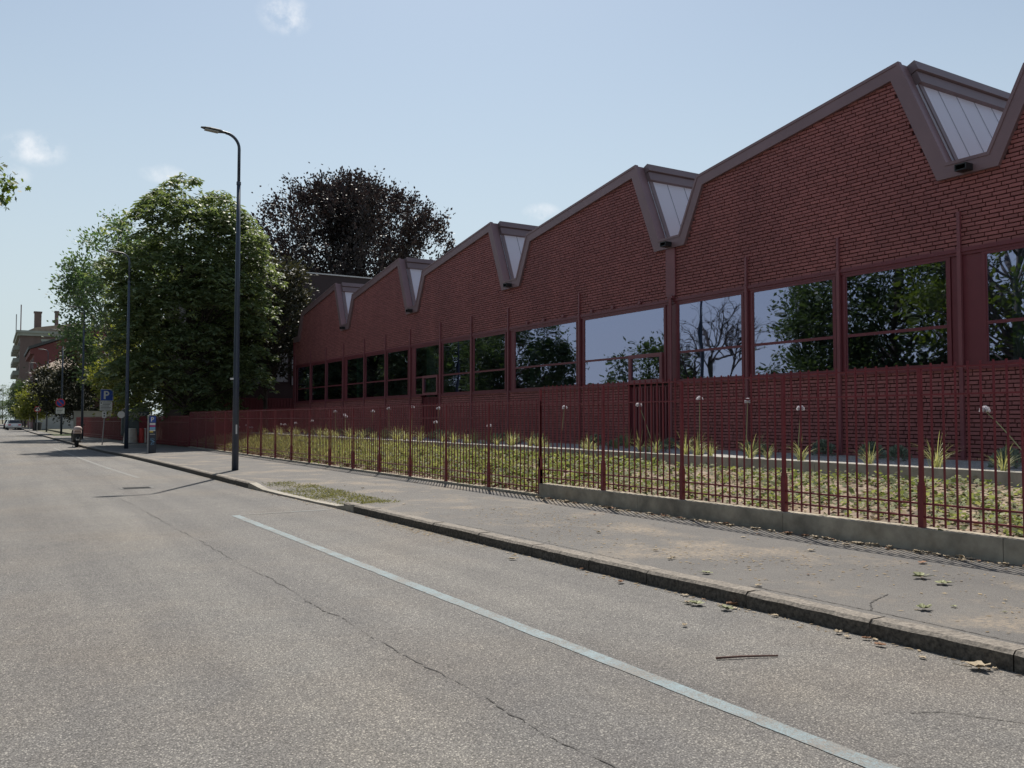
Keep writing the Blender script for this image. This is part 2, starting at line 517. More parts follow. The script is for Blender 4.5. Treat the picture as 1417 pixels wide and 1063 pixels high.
M['turf'] = leafmat('weedy_turf_blade', (0.14, 0.15, 0.065), (0.29, 0.27, 0.14), 0.4, (1.2, 1.2, 0.6), 0.7)
M['silverleaf'] = leafmat('grey_green_leaf', (0.16, 0.20, 0.15), (0.30, 0.34, 0.27), 0.25, (1.1, 1.2, 0.9), 0.7)
M['petal'] = leafmat('white_petal', (0.62, 0.58, 0.64), (0.80, 0.78, 0.80), 0.3, (1, 1, 1), 0.6)
M['stem'] = plain('green_stem', (0.30, 0.32, 0.16), 0.7, 0.2)
M['leaftan'] = plain('fallen_leaf_tan', (0.46, 0.37, 0.25), 0.8, 0.35, 14)
M['leafgreen'] = plain('fallen_leaf_green', (0.28, 0.29, 0.15), 0.75, 0.35, 14)
M['leafbrown'] = plain('fallen_leaf_brown', (0.27, 0.14, 0.075), 0.8, 0.35, 14)
M['twig'] = plain('brown_twig', (0.13, 0.065, 0.05), 0.8, 0.3, 12)
M['bricktower'] = brickmat('far_brick', (0.155, 0.112, 0.100), 0.05)
M['redwall'] = plain('red_render', (0.150, 0.050, 0.050), 0.85, 0.15, 0.4)
M['cream'] = plain('cream_render', (0.46, 0.395, 0.285), 0.85, 0.15, 0.4)
M['cornice'] = plain('grey_green_cornice', (0.30, 0.32, 0.28), 0.8, 0.15, 0.6)
M['tile'] = plain('terracotta_roof', (0.30, 0.23, 0.175), 0.85, 0.25, 1)
M['shade'] = plain('dark_shutter', (0.06, 0.065, 0.065), 0.7, 0.2)
M['pane'] = plain('window_pane', (0.10, 0.12, 0.14), 0.12, 0.1)
M['stone'] = plain('pale_stone', (0.42, 0.40, 0.36), 0.85, 0.15, 0.8)
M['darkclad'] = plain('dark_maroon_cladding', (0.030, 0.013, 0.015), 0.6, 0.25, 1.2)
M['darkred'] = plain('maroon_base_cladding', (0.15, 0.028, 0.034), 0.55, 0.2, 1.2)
M['flashing'] = plain('pale_flashing', (0.6, 0.6, 0.6), 0.4, 0.1)
def glassmat():
    m, n, l, p = base_mat('tinted_reflective_glass')
    n.remove(p)
    t = n.new("ShaderNodeBsdfTransparent"); t.inputs[0].default_value = (0.42, 0.60, 0.54, 1)
    g = n.new("ShaderNodeBsdfGlossy"); g.inputs["Roughness"].default_value = 0.012
    g.inputs[0].default_value = (0.60, 0.64, 0.92, 1)
    v = objco(n, l)
    bu = n.new("ShaderNodeBump"); bu.inputs["Strength"].default_value = 0.11; bu.inputs["Distance"].default_value = 0.05
    l.new(noise(n, l, v, 0.7, 2), bu.inputs["Height"])
    l.new(bu.outputs[0], g.inputs["Normal"])
    f = n.new("ShaderNodeFresnel"); f.inputs[0].default_value = 2.3
    x = n.new("ShaderNodeMixShader")
    l.new(mapr(n, l, f.outputs[0], 0.0, 1.0, 0.36, 1.0), x.inputs[0])
    l.new(t.outputs[0], x.inputs[1]); l.new(g.outputs[0], x.inputs[2])
    l.new(x.outputs[0], n["Material Output"].inputs[0])
    return m
M['glass'] = glassmat()

# ------------------------------------------------------------------ ground, road, pavement
KERB = [(-30, 5.95), (-8, 5.72), (3, 5.60), (7, 5.47), (15, 5.36), (20, 5.16), (27.5, 5.13), (32, 5.08), (38.6, 4.98),
        (44.8, 4.66), (53.5, 4.48), (70, 4.35), (90, 4.2), (120, 4.1), (150, 4.25), (180, 4.6), (320, 5.6)]
FENCE = [(-30, 9.0), (48, 9.0), (56, 8.35), (70, 7.5), (86, 6.6), (120, 6.3), (320, 7.5)]
kx = lambda y: interp(KERB, y)
fx = lambda y: interp(FENCE, y)
WALK_Z = 0.12

mb = MB(); mb.box(-1500, 1500, -1500, 2500, -0.6, -0.06)
structure(mb.build('ground', M['ground']))

def strip(name, mat, ys, xa, xb, z, nx=1):
    b = MB()
    for y0, y1 in zip(ys[:-1], ys[1:]):
        for i in range(nx):
            f0, f1 = i / nx, (i + 1) / nx
            P = lambda y, f: (xa(y) + (xb(y) - xa(y)) * f, y, z(y, f) if callable(z) else z)
            b.face([P(y0, f0), P(y0, f1), P(y1, f1), P(y1, f0)])
    return b.build(name, mat)
YS = [-30 + 2 * i for i in range(106)] + [200, 240, 320]
structure(strip('road', M['road'], YS, lambda y: -6.0, lambda y: kx(y) - 0.002, 0.0))
# the pavement dips towards the dropped kerb at the driveway
def drop(y):
    return float(np.interp(y, [14.6, 15.0, 19.2, 20.2], [0, 1, 1, 0]))
def walkz(y, f):
    return WALK_Z - drop(y) * 0.095 * max(0, 1 - f / 0.35)
YS2 = [-30 + 1 * i for i in range(211)] + [200, 240, 320]
structure(strip('pavement', M['walk'], YS2, lambda y: kx(y) + 0.172, lambda y: fx(y) - 0.02 if y < 86 else fx(y) - 1.2, walkz, 8))
structure(strip('far_pavement', M['walk'], YS, lambda y: -9.5, lambda y: -6.22, WALK_Z))
b = MB()
for i in range(100):
    b.box(-6.22, -6.0, -30 + i * 2.4, -30 + i * 2.4 + 2.38, -0.05, WALK_Z + 0.004)
structure(b.build('far_kerb', M['granite']))

# granite kerb stones with joints and slightly uneven tops
b = MB()
y = -20.0
while y < 190:
    L = random.uniform(0.85, 1.35) if y < 60 else 3.0
    y1 = y + L
    g = 0.010
    if not (14.2 < y < 20.4):
        j = [random.uniform(-0.006, 0.006) for _ in range(8)]
        zt = WALK_Z + 0.012
        c = 0.026
        n = 6 if y < 22 else 1
        ya, yb = y + g, y1
        for k in range(n):
            p0, p1 = ya + (yb - ya) * k / n, ya + (yb - ya) * (k + 1) / n
            x0a, x0b = kx(p0), kx(p1)
            rough = lambda s, q: 0.007 * math.sin(q * 23.7 + s * 3.1) * math.sin(q * 9.3 + s) if y < 22 else 0
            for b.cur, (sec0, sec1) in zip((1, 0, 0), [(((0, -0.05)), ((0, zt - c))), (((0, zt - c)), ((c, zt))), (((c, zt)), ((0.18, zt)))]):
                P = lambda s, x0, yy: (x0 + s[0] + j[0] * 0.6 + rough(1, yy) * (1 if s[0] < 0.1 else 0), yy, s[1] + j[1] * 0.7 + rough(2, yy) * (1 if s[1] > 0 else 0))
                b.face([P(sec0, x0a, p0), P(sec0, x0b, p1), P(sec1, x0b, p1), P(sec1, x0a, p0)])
            if k == 0:
                b.face([(x0a, p0, -0.05), (x0a + 0.18, p0, -0.05), (x0a + 0.18, p0, zt), (x0a + c, p0, zt), (x0a, p0, zt - c)])
            if k == n - 1:
                b.face([(x0b, p1, -0.05), (x0b + 0.18, p1, -0.05), (x0b + 0.18, p1, zt), (x0b + c, p1, zt), (x0b, p1, zt - c)])
    y = y1
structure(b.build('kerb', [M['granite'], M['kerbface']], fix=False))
# dropped kerb at the driveway: stones sloping down, flush, sloping up
b = MB()
ends = [(14.2, 0.132), (15.0, 0.045), (16.0, 0.035), (17.1, 0.035), (18.2, 0.035), (19.3, 0.045), (20.4, 0.132)]
for (ya, za), (yb, zb) in zip(ends[:-1], ends[1:]):
    ya += 0.006; yb -= 0.006
    xa, xb = kx(ya), kx(yb)
    w = 0.18
    T = [(xa, ya, za), (xa + w, ya, za), (xb + w, yb, zb), (xb, yb, zb)]
    B = [(p[0], p[1], -0.05) for p in T]
    b.face(T)
    for i in range(4):
        k = (i + 1) % 4
        b.face([B[i], B[k], T[k], T[i]])
structure(b.build('dropped_kerb', M['kerb_conc']))

# painted lines
def line(name, mat, pts, w, z=0.004):
    """a painted line with slightly ragged edges"""
    b = MB()
    jl = jr = 0
    prev = None
    for (x0, y0), (x1, y1) in zip(pts[:-1], pts[1:]):
        d = Vector((x1 - x0, y1 - y0)); n = Vector((-d.y, d.x)).normalized()
        k = max(1, int(d.length / 0.05)) if max(y0, y1) < 16 else max(1, int(d.length / 0.3))
        for i in range(k + 1):
            t = i / k
            jl = jl * .7 + random.gauss(0, .0022); jr = jr * .7 + random.gauss(0, .0022)
            c = Vector((x0, y0)) + d * t
            cur = (c - n * (w / 2 + jl), c + n * (w / 2 + jr))
            if prev and i:
                b.face([(prev[0].x, prev[0].y, z), (cur[0].x, cur[0].y, z), (cur[1].x, cur[1].y, z), (prev[1].x, prev[1].y, z)])
            prev = cur
    return structure(b.build(name, mat))
line('parking_line', M['blue'], [(3.56, -6), (3.54, 2.6), (3.53, 7.2), (3.52, 14.75)], 0.128)
line('parking_line_end', M['blue_worn'], [(3.59, 14.80), (5.2, 14.86)], 0.085)
line('parking_line_beyond', M['blue_worn'], [(3.50, 25.5), (3.30, 32.0), (3.16, 42.0), (3.05, 54.0)], 0.12)

# long seam crack in the asphalt
b = MB()
CR = [(2.30, 19.27), (2.36, 14.0), (2.39, 10.7), (2.43, 8.8), (2.43, 7.7), (2.44, 5.58), (2.47, 4.69), (2.45, 3.72), (2.47, 3.29), (2.46, 1.5), (2.44, -4)]
ys = np.arange(-4, 19.3, 0.035)
xs = np.interp(ys, [c[1] for c in CR[::-1]], [c[0] for c in CR[::-1]])
w = np.zeros(len(ys)); off = np.zeros(len(ys))
for i in range(1, len(ys)):
    off[i] = off[i - 1] * 0.90 + rng.normal(0, 0.007)
    w[i] = max(0.0, w[i - 1] * 0.88 + rng.normal(0.0008, 0.0028))
w = np.clip(w * 0.48, 0.0010, 0.007)
for i in range(len(ys) - 1):
    if rng.random() < 0.16:
        continue
    a, c_ = xs[i] + off[i], xs[i + 1] + off[i + 1]
    b.face([(a - w[i], ys[i], 0.004), (a + w[i], ys[i], 0.004), (c_ + w[i + 1], ys[i + 1], 0.004), (c_ - w[i + 1], ys[i + 1], 0.004)])
structure(b.build('road_crack', M['tar']))
def crack(name, pts, wd, z):
    b = MB()
    P = []
    for (x0, y0), (x1, y1) in zip(pts[:-1], pts[1:]):
        n = max(2, int(math.hypot(x1 - x0, y1 - y0) / 0.03))
        for i in range(n):
            t = i / n
            P.append((x0 + (x1 - x0) * t + random.gauss(0, 0.005), y0 + (y1 - y0) * t + random.gauss(0, 0.005)))
    for (x0, y0), (x1, y1) in zip(P[:-1], P[1:]):
        d = Vector((x1 - x0, y1 - y0))
        if d.length < 1e-4: continue
        n = Vector((-d.y, d.x)).normalized() * wd * random.uniform(0.5, 1.2)
        b.face([(x0 - n.x, y0 - n.y, z), (x1 - n.x, y1 - n.y, z), (x1 + n.x, y1 + n.y, z), (x0 + n.x, y0 + n.y, z)])
    return structure(b.build(name, M['tar']))
crack('pavement_crack', [(5.85, 4.35), (6.1, 4.55), (6.55, 4.7)], 0.006, WALK_Z + 0.004)
crack('pavement_crack', [(5.88, 1.5), (5.86, 2.8), (5.86, 4.3), (5.80, 5.6)], 0.006, WALK_Z + 0.004)
crack('pavement_crack', [(5.74, 7.3), (5.72, 9.0), (5.66, 11)], 0.005, WALK_Z + 0.004)
crack('road_side_crack', [(4.9, 2.2), (4.5, 2.9), (4.3, 3.0)], 0.004, 0.004)

# storm drain grate in the road
t = empty('drain_grate', (2.95, 21.8, 0), 'dark cast iron drain grate set in the road beside the long crack', 'drain grate')
b = MB(); b.box(-0.36, 0.36, -0.26, 0.26, 0.001, 0.005)
b.build('frame', plain('cast_iron', (0.09, 0.085, 0.08), 0.6, 0.3), t)
b = MB()
for i in range(7):
    b.box(-0.29, 0.29, -0.22 + i * 0.066, -0.19 + i * 0.066, 0.006, 0.009)
b.build('slots', M['black'], t)

# ------------------------------------------------------------------ garden ground
def gh(x, y):
    """height of the planted ground"""
    base = float(np.interp(y, [12.8, 14.6], [0.335, 0.15]))
    t = min(1, max(0, (x - 9.15) / 2.8))
    return base + (0.675 - base) * t ** 0.85 + 0.018 * math.sin(x * 3.1 + y * 1.7) * math.sin(y * 2.3 - x)
b = MB()
gy_ = [-8 + 0.5 * i for i in range(117)]
gx_ = [9.12 + (12.02 - 9.12) * i / 14 for i in range(15)]
for y0, y1 in zip(gy_[:-1], gy_[1:]):
    for x0, x1 in zip(gx_[:-1], gx_[1:]):
        b.face([(x0, y0, gh(x0, y0)), (x1, y0, gh(x1, y0)), (x1, y1, gh(x1, y1)), (x0, y1, gh(x0, y1))])
structure(b.build('garden_soil', M['soil'], smooth=True))
b = MB(); b.box(12.14, 15.3, -8, 50, 0.30, 0.85)
structure(b.build('gravel_bed', M['gravel']))
b = MB(); b.box(9.0, 60, 50.02, 330, -0.05, 0.13); b.box(7.2, 9.0, 70, 330, -0.05, 0.128)
structure(b.build('yard_ground', M['ground']))
t = MB()
y = -8.0
while y < 50:
    t.box(12.0, 12.14, y + 0.004, min(y + 2.0, 50) - 0.004, 0.28, 0.875); y += 2.0
tag(t.build('garden_edging', M['kerb_conc'], bevel=0.006), 'long pale concrete edging holding the gravel bed below the brick wall', 'edging')

# concrete plinth under the near fence
b = MB()
for y0, y1 in ((-8, -4.0), (-4, -1.0), (-1, 2.2), (2.2, 5.1), (5.1, 8.0), (8.0, 11.0), (11.0, 13.93)):
    b.box(8.97, 9.18, y0 + 0.003, y1 - 0.003, 0.0, 0.375)
tag(b.build('plinth_wall', M['concrete'], bevel=0.008), 'low weathered grey concrete wall carrying the near fence', 'low wall')
b = MB()
y = 13.95
while y < 48:
    b.box(8.97, 9.13, y, min(48, y + 2) - 0.008, 0.0, 0.165); y += 2
tag(b.build('fence_footing', M['concrete'], bevel=0.006), 'thin concrete strip under the lower fence along the pavement', 'footing')

# ------------------------------------------------------------------ fences
def panel(b, p0, p1, zb, hs, rails, n, bar=0.0088):
    (x0, y0), (x1, y1) = p0, p1
    d = Vector((x1 - x0, y1 - y0, 0)); L = d.length; d.normalize()
    nrm = Vector((-d.y, d.x, 0))
    for i in range(1, n):
        t = i / n
        c = Vector((x0, y0, 0)) + d * (L * t)
        jt = random.uniform(-0.004, 0.004)
        c += d * jt
        b.obox((c.x, c.y, zb + (hs[0] + hs[1]) / 2), d * bar, nrm * bar, (jt * 0.5, 0, (hs[1] - hs[0]) / 2))
    for z in rails:
        c = Vector((x0, y0, 0)) + d * (L / 2)
        b.obox((c.x, c.y, zb + z), d * (L / 2), nrm * 0.014, (0, 0, 0.010))

def fence(name, label, pts, zb, post_h, top, n, mats=None):
    root = empty(name, (pts[0][0], pts[0][1], 0), label, 'fence', 'red steel fence runs along the pavement')
    off = Vector((-pts[0][0], -pts[0][1], 0))
    for i, (x, y) in enumerate(pts):
        b = MB()
        z = zb(i) if callable(zb) else zb
        b.box(x - 0.02, x + 0.02, y - 0.022, y + 0.022, z, z + post_h)
        b.box(x - 0.030, x + 0.030, y - 0.034, y + 0.034, z - 0.02, z + 0.47)
        b.box(x - 0.025, x + 0.025, y - 0.028, y + 0.028, z + 0.47, z + 0.51)
        o = b.build('post', M['fence'], root); o.location = off
    for i, (p0, p1) in enumerate(zip(pts[:-1], pts[1:])):
        b = MB()
        z = zb(i) if callable(zb) else zb
        panel(b, p0, p1, z, (-0.06 if top > 1.8 else 0.02, top + 0.055), [0.12, 0.27, top - 0.30, top], n)
        o = b.build('panel', M['fence'], root); o.location = off
    return root
fence('steel_fence', 'tall red steel fence standing on the grey concrete plinth wall nearest the camera',
      [(9.06, 14.0 - 1.985 * i) for i in range(10)], 0.375, 1.80, 1.80, 14)
fence('steel_fence', 'long lower red steel fence standing on the thin footing beside the lamp post',
      [(9.05, 14.0 + 2.0 * i) for i in range(18)], 0.165, 1.78, 1.76, 14)
fence('steel_fence', 'far red steel fence in tree shade bending along the pavement behind the parking sign',
      [(fx(48 + 2.0 * i), 48.0 + 2.0 * i) for i in range(20)], 0.13, 1.62, 1.60, 22)

# ------------------------------------------------------------------ the saw-tooth brick hall
X0 = 15.2
PER = 8.08
PK = [10.45 + PER * k for k in range(-2, 5)]
Y_END, Y_START = 49.9, -8.0
ZP, ZB_, ZS = 8.58, 6.33, 7.70
BACK = 34.0
outline = [(Y_START, ZP - (PK[0] - 1.75 - Y_START) * 0)]
outline = []
def sl(y, yp):        # long slope height going +Y from the peak yp
    return ZP - (y - yp) * (ZP - ZS) / (PER - 2.42)
outline.append((Y_START, 6.33))
for yp in PK:
    for q in ((yp - 2.42, ZS), (yp - 1.75, ZB_), (yp - 0.95, ZB_), (yp, ZP)):
        if q[0] > Y_START + 0.05:
            outline.append(q)
outline += [(PK[-1] + PER - 2.42, ZS), (PK[-1] + PER - 1.78, ZB_), (Y_END, ZB_)]
def offset_poly(pts, d):
    out = []
    for i in range(len(pts)):
        ns = []
        for a, c in ((i - 1, i), (i, i + 1)):
            if a < 0 or c >= len(pts): continue
            dy, dz = pts[c][0] - pts[a][0], pts[c][1] - pts[a][1]
            L = math.hypot(dy, dz)
            ns.append((dz / L, -dy / L))
        if len(ns) == 1:
            n = ns[0]; k = d
        else:
            sx, sy = ns[0][0] + ns[1][0], ns[0][1] + ns[1][1]
            L = math.hypot(sx, sy); n = (sx / L, sy / L)
            k = d / max(0.25, n[0] * ns[0][0] + n[1] * ns[0][1])
        out.append((pts[i][0] + n[0] * k, pts[i][1] + n[1] * k))
    return out
inner = offset_poly(outline, 0.27)
brickline = offset_poly(outline, 0.22)

hall = empty('brick_hall', (X0, 20, 0), 'long dark red brick hall with saw-tooth gables and a ribbon of windows', 'building')
HO = Vector((-X0, -20, 0))
def hpart(b, name, mat, parent=None, **k):
    o = b.build(name, mat, parent or hall, **k)
    if parent is None:
        o.location = HO
    return o
WZ0, WZ1 = 2.54, 4.70       # the window band
bounds = [0.98 + 8.08 * k for k in range(-1, 7)]
bounds = [-7.1, 1.04, 9.12, 17.18, 25.28, 33.4, 41.47, 49.55]
DOORS = [(17.20, 18.98), (30.86, 32.48)]
# backing wall: mortar plane with the openings left out
b = MB()
yd = [Y_START] + [v for d in DOORS for v in d] + [Y_END]
for i in range(0, len(yd), 2):
    b.box(X0 + 0.02, X0 + 0.30, yd[i], yd[i + 1], 0.1, WZ0)
pl = [(y, z) for y, z in brickline]
pl[0] = (Y_START, pl[0][1]); pl[-1] = (Y_END, pl[-1][1])
for (y0, z0), (y1, z1) in zip(pl[:-1], pl[1:]):
    if y1 - y0 < 1e-4: continue
    b.face([(X0 + 0.02, y0, WZ1), (X0 + 0.02, y1, WZ1), (X0 + 0.02, y1, z1), (X0 + 0.02, y0, z0)])
    b.face([(X0 + 0.30, y0, WZ1), (X0 + 0.30, y1, WZ1), (X0 + 0.30, y1, z1), (X0 + 0.30, y0, z0)])
b.box(X0 + 0.021, X0 + 0.30, Y_START, Y_END, WZ1 - 0.002, WZ1 + 0.01)
b.box(X0 + 0.31, BACK, Y_END - 0.3, Y_END, 0.1, 6.3)
b.box(X0 + 0.31, BACK, Y_START, Y_START + 0.3, 0.1, 6.3)
b.box(BACK - 0.3, BACK, Y_START + 0.31, Y_END - 0.31, 0.1, 6.3)
wall = hpart(b, 'wall', M['mortar'], fix=False)

# bricks in relief
def top_at(y):
    ys_ = [p[0] for p in inner]
    # the inner outline folds at nothing (monotone in y); interpolate
    return float(np.interp(y, ys_, [p[1] for p in inner]))
V, F = [], []
def addbrick(y0, y1, z0, z1, d):
    b0 = len(V)
    e = 0.004
    V.extend([(X0 + 0.03, y0, z0), (X0 + 0.03, y1, z0), (X0 + 0.03, y1, z1), (X0 + 0.03, y0, z1),
              (X0 - d, y0 + e, z0 + e), (X0 - d, y1 - e, z0 + e), (X0 - d, y1 - e, z1 - e), (X0 - d, y0 + e, z1 - e)])
    F.extend([(b0 + 4, b0 + 7, b0 + 6, b0 + 5), (b0, b0 + 4, b0 + 5, b0 + 1), (b0 + 1, b0 + 5, b0 + 6, b0 + 2),
              (b0 + 2, b0 + 6, b0 + 7, b0 + 3), (b0 + 3, b0 + 7, b0 + 4, b0)])
H, PITCH, LEN, GAP = 0.062, 0.0765, 0.252, 0.013
row = 0
z = 0.62
YB0 = -3.0
while z < 8.6:
    if z + H > WZ0 - 0.02 and z < WZ1 + 0.02:
        z = WZ1 + 0.022 if z + H > WZ0 - 0.02 and z < WZ1 else z + PITCH
        row += 1
        if z < WZ1 + 0.02: continue
    low = z < WZ0
    y = YB0 - (row % 2) * LEN * 0.5 + (0.06 if row % 4 > 1 else 0) + random.uniform(-.012, .012)
    k = 0
    while y < Y_END:
        L = LEN
        if low:
            L = LEN if (k + row) % 2 else 0.128
        L += random.uniform(-0.005, 0.005)
        y1 = y + L - GAP
        zz = z + random.uniform(-0.0025, 0.0025)
        yy0, yy1 = y, min(y1, Y_END - 0.005)
        skip = False
        if low:
            for a, c in DOORS:
                if yy0 < a < yy1: yy1 = a - 0.005
                elif yy0 < c < yy1: yy0 = c + 0.005
                elif a <= yy0 and yy1 <= c: skip = True
        else:
            t_ = top_at((yy0 + yy1) / 2)
            if zz > t_ + 0.05: skip = True
        if not skip and yy1 - yy0 > 0.03:
            addbrick(yy0, yy1, zz, zz + H, 0.010 + random.uniform(-0.004, 0.005) + (0.004 if low and L > 0.2 else 0))
        y = y + L; k += 1
    row += 1
    z += PITCH
me = bpy.data.meshes.new('brickwork'); me.from_pydata(V, [], F); me.materials.append(M['brick']); me.update()
o = link('brickwork', me, hall); o.location = HO

# coping along the whole skyline, thick enough to show its return
b = MB()
def ribbon(b, A, B, xa, xb):
    for i in range(len(A) - 1):
        a0, a1, c0, c1 = A[i], A[i + 1], B[i], B[i + 1]
        P = lambda q, x: (x, q[0], q[1])
        b.face([P(a0, xa), P(a1, xa), P(c1, xa), P(c0, xa)])
        b.face([P(a0, xa), P(a0, xb), P(a1, xb), P(a1, xa)])
        b.face([P(c0, xa), P(c1, xa), P(c1, xb), P(c0, xb)])
        b.face([P(a0, xb), P(c0, xb), P(c1, xb), P(a1, xb)])
innerc = list(inner); innerc[0] = (Y_START, inner[0][1]); innerc[-1] = (Y_END, inner[-1][1])
ribbon(b, outline, innerc, X0 - 0.085, X0 + 0.20)
# thin upper lip
up = offset_poly(outline, -0.025); up[0] = (Y_START, up[0][1]); up[-1] = (Y_END, up[-1][1])
lo = offset_poly(outline, 0.035); lo[0] = (Y_START, lo[0][1]); lo[-1] = (Y_END, lo[-1][1])
hpart(b, 'coping', M['coping'])
b = MB(); ribbon(b, up, lo, X0 - 0.10, X0 + 0.0)
hpart(b, 'coping_edge', M['coping'])
b = MB(); b.box(X0 - 0.085, X0 + 0.4, Y_END - 0.005, Y_END + 0.03, 0.2, 6.33)
hpart(b, 'corner_trim', M['darkred'])

# roof: long slopes, valley gutters; steep faces glazed with pale panels under a ridge beam
b = MB()
for i, yp in enumerate(PK):
    y1 = yp + PER - 2.42
    b.face([(X0 + 0.3, yp, ZP - 0.04), (X0 + 0.3, y1, ZS - 0.04), (BACK, y1, ZS - 0.04), (BACK, yp, ZP - 0.04)])
    b.face([(X0 + 0.3, y1, ZS - 0.04), (X0 + 0.3, y1 + 0.67, ZB_ - 0.04), (BACK, y1 + 0.67, ZB_ - 0.04), (BACK, y1, ZS - 0.04)])
    b.face([(X0 + 0.3, y1 + 0.67, ZB_ - 0.04), (X0 + 0.3, y1 + 1.47, ZB_ - 0.04), (BACK, y1 + 1.47, ZB_ - 0.04), (BACK, y1 + 0.67, ZB_ - 0.04)])
hpart(b, 'roof', M['roofm'], fix=False)
for yp in PK:
    sk = None
    b = MB()
    def S(t, out=0.0):       # point on the steep face, t from valley (0) to ridge (1)
        y = yp - 0.95 + 0.95 * t; zz = ZB_ + (ZP - ZB_) * t
        nn = Vector((-(ZP - ZB_), 0.95)).normalized()
        return (y + nn.x * out, zz + nn.y * out)
    def slab(b, t0, t1, o0, o1, xa, xb):
        A, B_, C_, D_ = S(t0, o0), S(t1, o0), S(t1, o1), S(t0, o1)
        b.prism([A, B_, C_, D_], 'x', xa, xb)
    slab(b, 0.02, 0.80, -0.02, 0.03, X0 + 0.21, BACK)
    sk = hpart(b, 'skylight', M['poly'])
    b = MB()
    for k in range(26):
        x = X0 + 0.86 + 0.62 * k
        slab(b, 0.021, 0.799, 0.028, 0.036, x, x + 0.022)
    hpart(b, 'panel_seam', M['seam'], sk)
    b = MB()
    slab(b, 0.80, 0.905, -0.05, 0.12, X0 + 0.21, BACK)
    slab(b, 0.915, 1.0, -0.05, 0.17, X0 + 0.21, BACK)
    hpart(b, 'ridge_beam', M['copdark'])
    b = MB()
    slab(b, 0.0, 0.795, 0.037, 0.060, X0 + 0.205, X0 + 0.33)
    hpart(b, 'flashing', M['copdark'])
    # rain spout under the valley
    yc = yp - 1.36
    b = MB()
    b.cur = 0
    for (y0, y1, z0, z1) in ((yc - 0.11, yc + 0.11, 6.09, 6.11), (yc - 0.11, yc + 0.11, 6.19, 6.21),
                             (yc - 0.11, yc - 0.09, 6.111, 6.189), (yc + 0.09, yc + 0.11, 6.111, 6.189)):
        b.box(X0 - 0.30, X0 - 0.086, y0, y1, z0, z1)
    b.box(X0 - 0.10, X0 - 0.087, yc - 0.089, yc + 0.089, 6.111, 6.189)
    hpart(b, 'rain_spout', M['black'])

# window band
b = MB()
b.box(X0 - 0.045, X0 + 0.14, Y_START, Y_END, 4.655, 4.725)
b.box(X0 - 0.02, X0 + 0.139, Y_START + 0.01, Y_END - 0.01, 4.60, 4.654)
o = hpart(b, 'lintel', M['steel'])
b = MB()
yd2 = [Y_START] + [v for d in DOORS for v in d] + [Y_END]
for i in range(0, len(yd2), 2):
    b.box(X0 - 0.05, X0 + 0.14, yd2[i], yd2[i + 1], 2.50, 2.565)
hpart(b, 'sill', M['steel'])

def window(y0, y1, door=None, transom=3.32):
    f = MB()
    t = 0.06
    xa, xb = X0 - 0.014, X0 + 0.135
    z0, z1 = 2.567, 4.598
    f.box(xa, xb, y0 - t, y0, z0, z1); f.box(xa, xb, y1, y1 + t, z0, z1)
    f.box(xa + 0.002, xb - 0.002, y0, y1, z0, z0 + 0.06); f.box(xa + 0.002, xb - 0.002, y0, y1, z1 - 0.05, z1)
    f.box(xa + 0.006, xb - 0.004, y0, y1, transom - 0.03, transom + 0.03)
    # inner stop
    f.box(xa + 0.010, xb - 0.01, y0, y0 + 0.03, z0 + 0.06, transom - 0.03); f.box(xa + 0.010, xb - 0.01, y1 - 0.03, y1, z0 + 0.06, transom - 0.03)
    f.box(xa + 0.010, xb - 0.01, y0, y0 + 0.03, transom + 0.03, z1 - 0.05); f.box(xa + 0.010, xb - 0.01, y1 - 0.03, y1, transom + 0.03, z1 - 0.05)
    fr = hpart(f, 'window', M['steel'])
    g = MB()
    gx = X0 + 0.006
    if door:
        d0, d1 = door
        g.face([(gx, y0 + .02, z0 + .05), (gx, y0 + .02, transom), (gx, d0 - .02, transom), (gx, d0 - .02, z0 + .05)]) if d0 - y0 > 0.2 else None
        if y1 - d1 > 0.2:
            g.face([(gx, d1 + .02, z0 + .05), (gx, d1 + .02, transom), (gx, y1 - .02, transom), (gx, y1 - .02, z0 + .05)])
    else:
        g.face([(gx, y0 + .02, z0 + .05), (gx, y0 + .02, transom), (gx, y1 - .02, transom), (gx, y1 - .02, z0 + .05)])
    g.face([(gx, y0 + .02, transom), (gx, y0 + .02, z1 - .04), (gx, y1 - .02, z1 - .04), (gx, y1 - .02, transom)])
    gl = g.build('glass', M['glass'], fr, fix=False)
    return fr
WIN = []
BARS = []
for b0 in (1.04, 9.12, 25.28, 33.40, 41.47):
    WIN += [(b0 + 0.44, b0 + 2.68), (b0 + 2.98, b0 + 5.24), (b0 + 5.58, b0 + 7.80)]
    BARS += [b0 + 0.18, b0 + 2.83, b0 + 5.41]
WIN += [(-2.05, 0.60), (-4.8, -2.4), (-7.2, -5.1)]
BARS += [-2.22, -4.95]
WIN2 = [(17.46, 21.06), (21.46, 25.06)]
BARS += [21.27, 49.62]
for y0, y1 in WIN:
    d = None
    if abs(y0 - 30.86) < 0.1:
        d = (30.92, 32.30)
    window(y0, y1, d)
for y0, y1 in WIN2:
    window(y0, y1, (17.52, 18.92) if y0 < 18 else None)
# steel piers between the bays of windows
allw = sorted(WIN + WIN2)
for (a0, a1), (c0, c1) in zip(allw[:-1], allw[1:]):
    if c0 - a1 > 0.22:
        b = MB(); b.box(X0 + 0.01, X0 + 0.13, a1 + 0.072, c0 - 0.072, 2.568, 4.597)
        hpart(b, 'pier_panel', M['steel'])
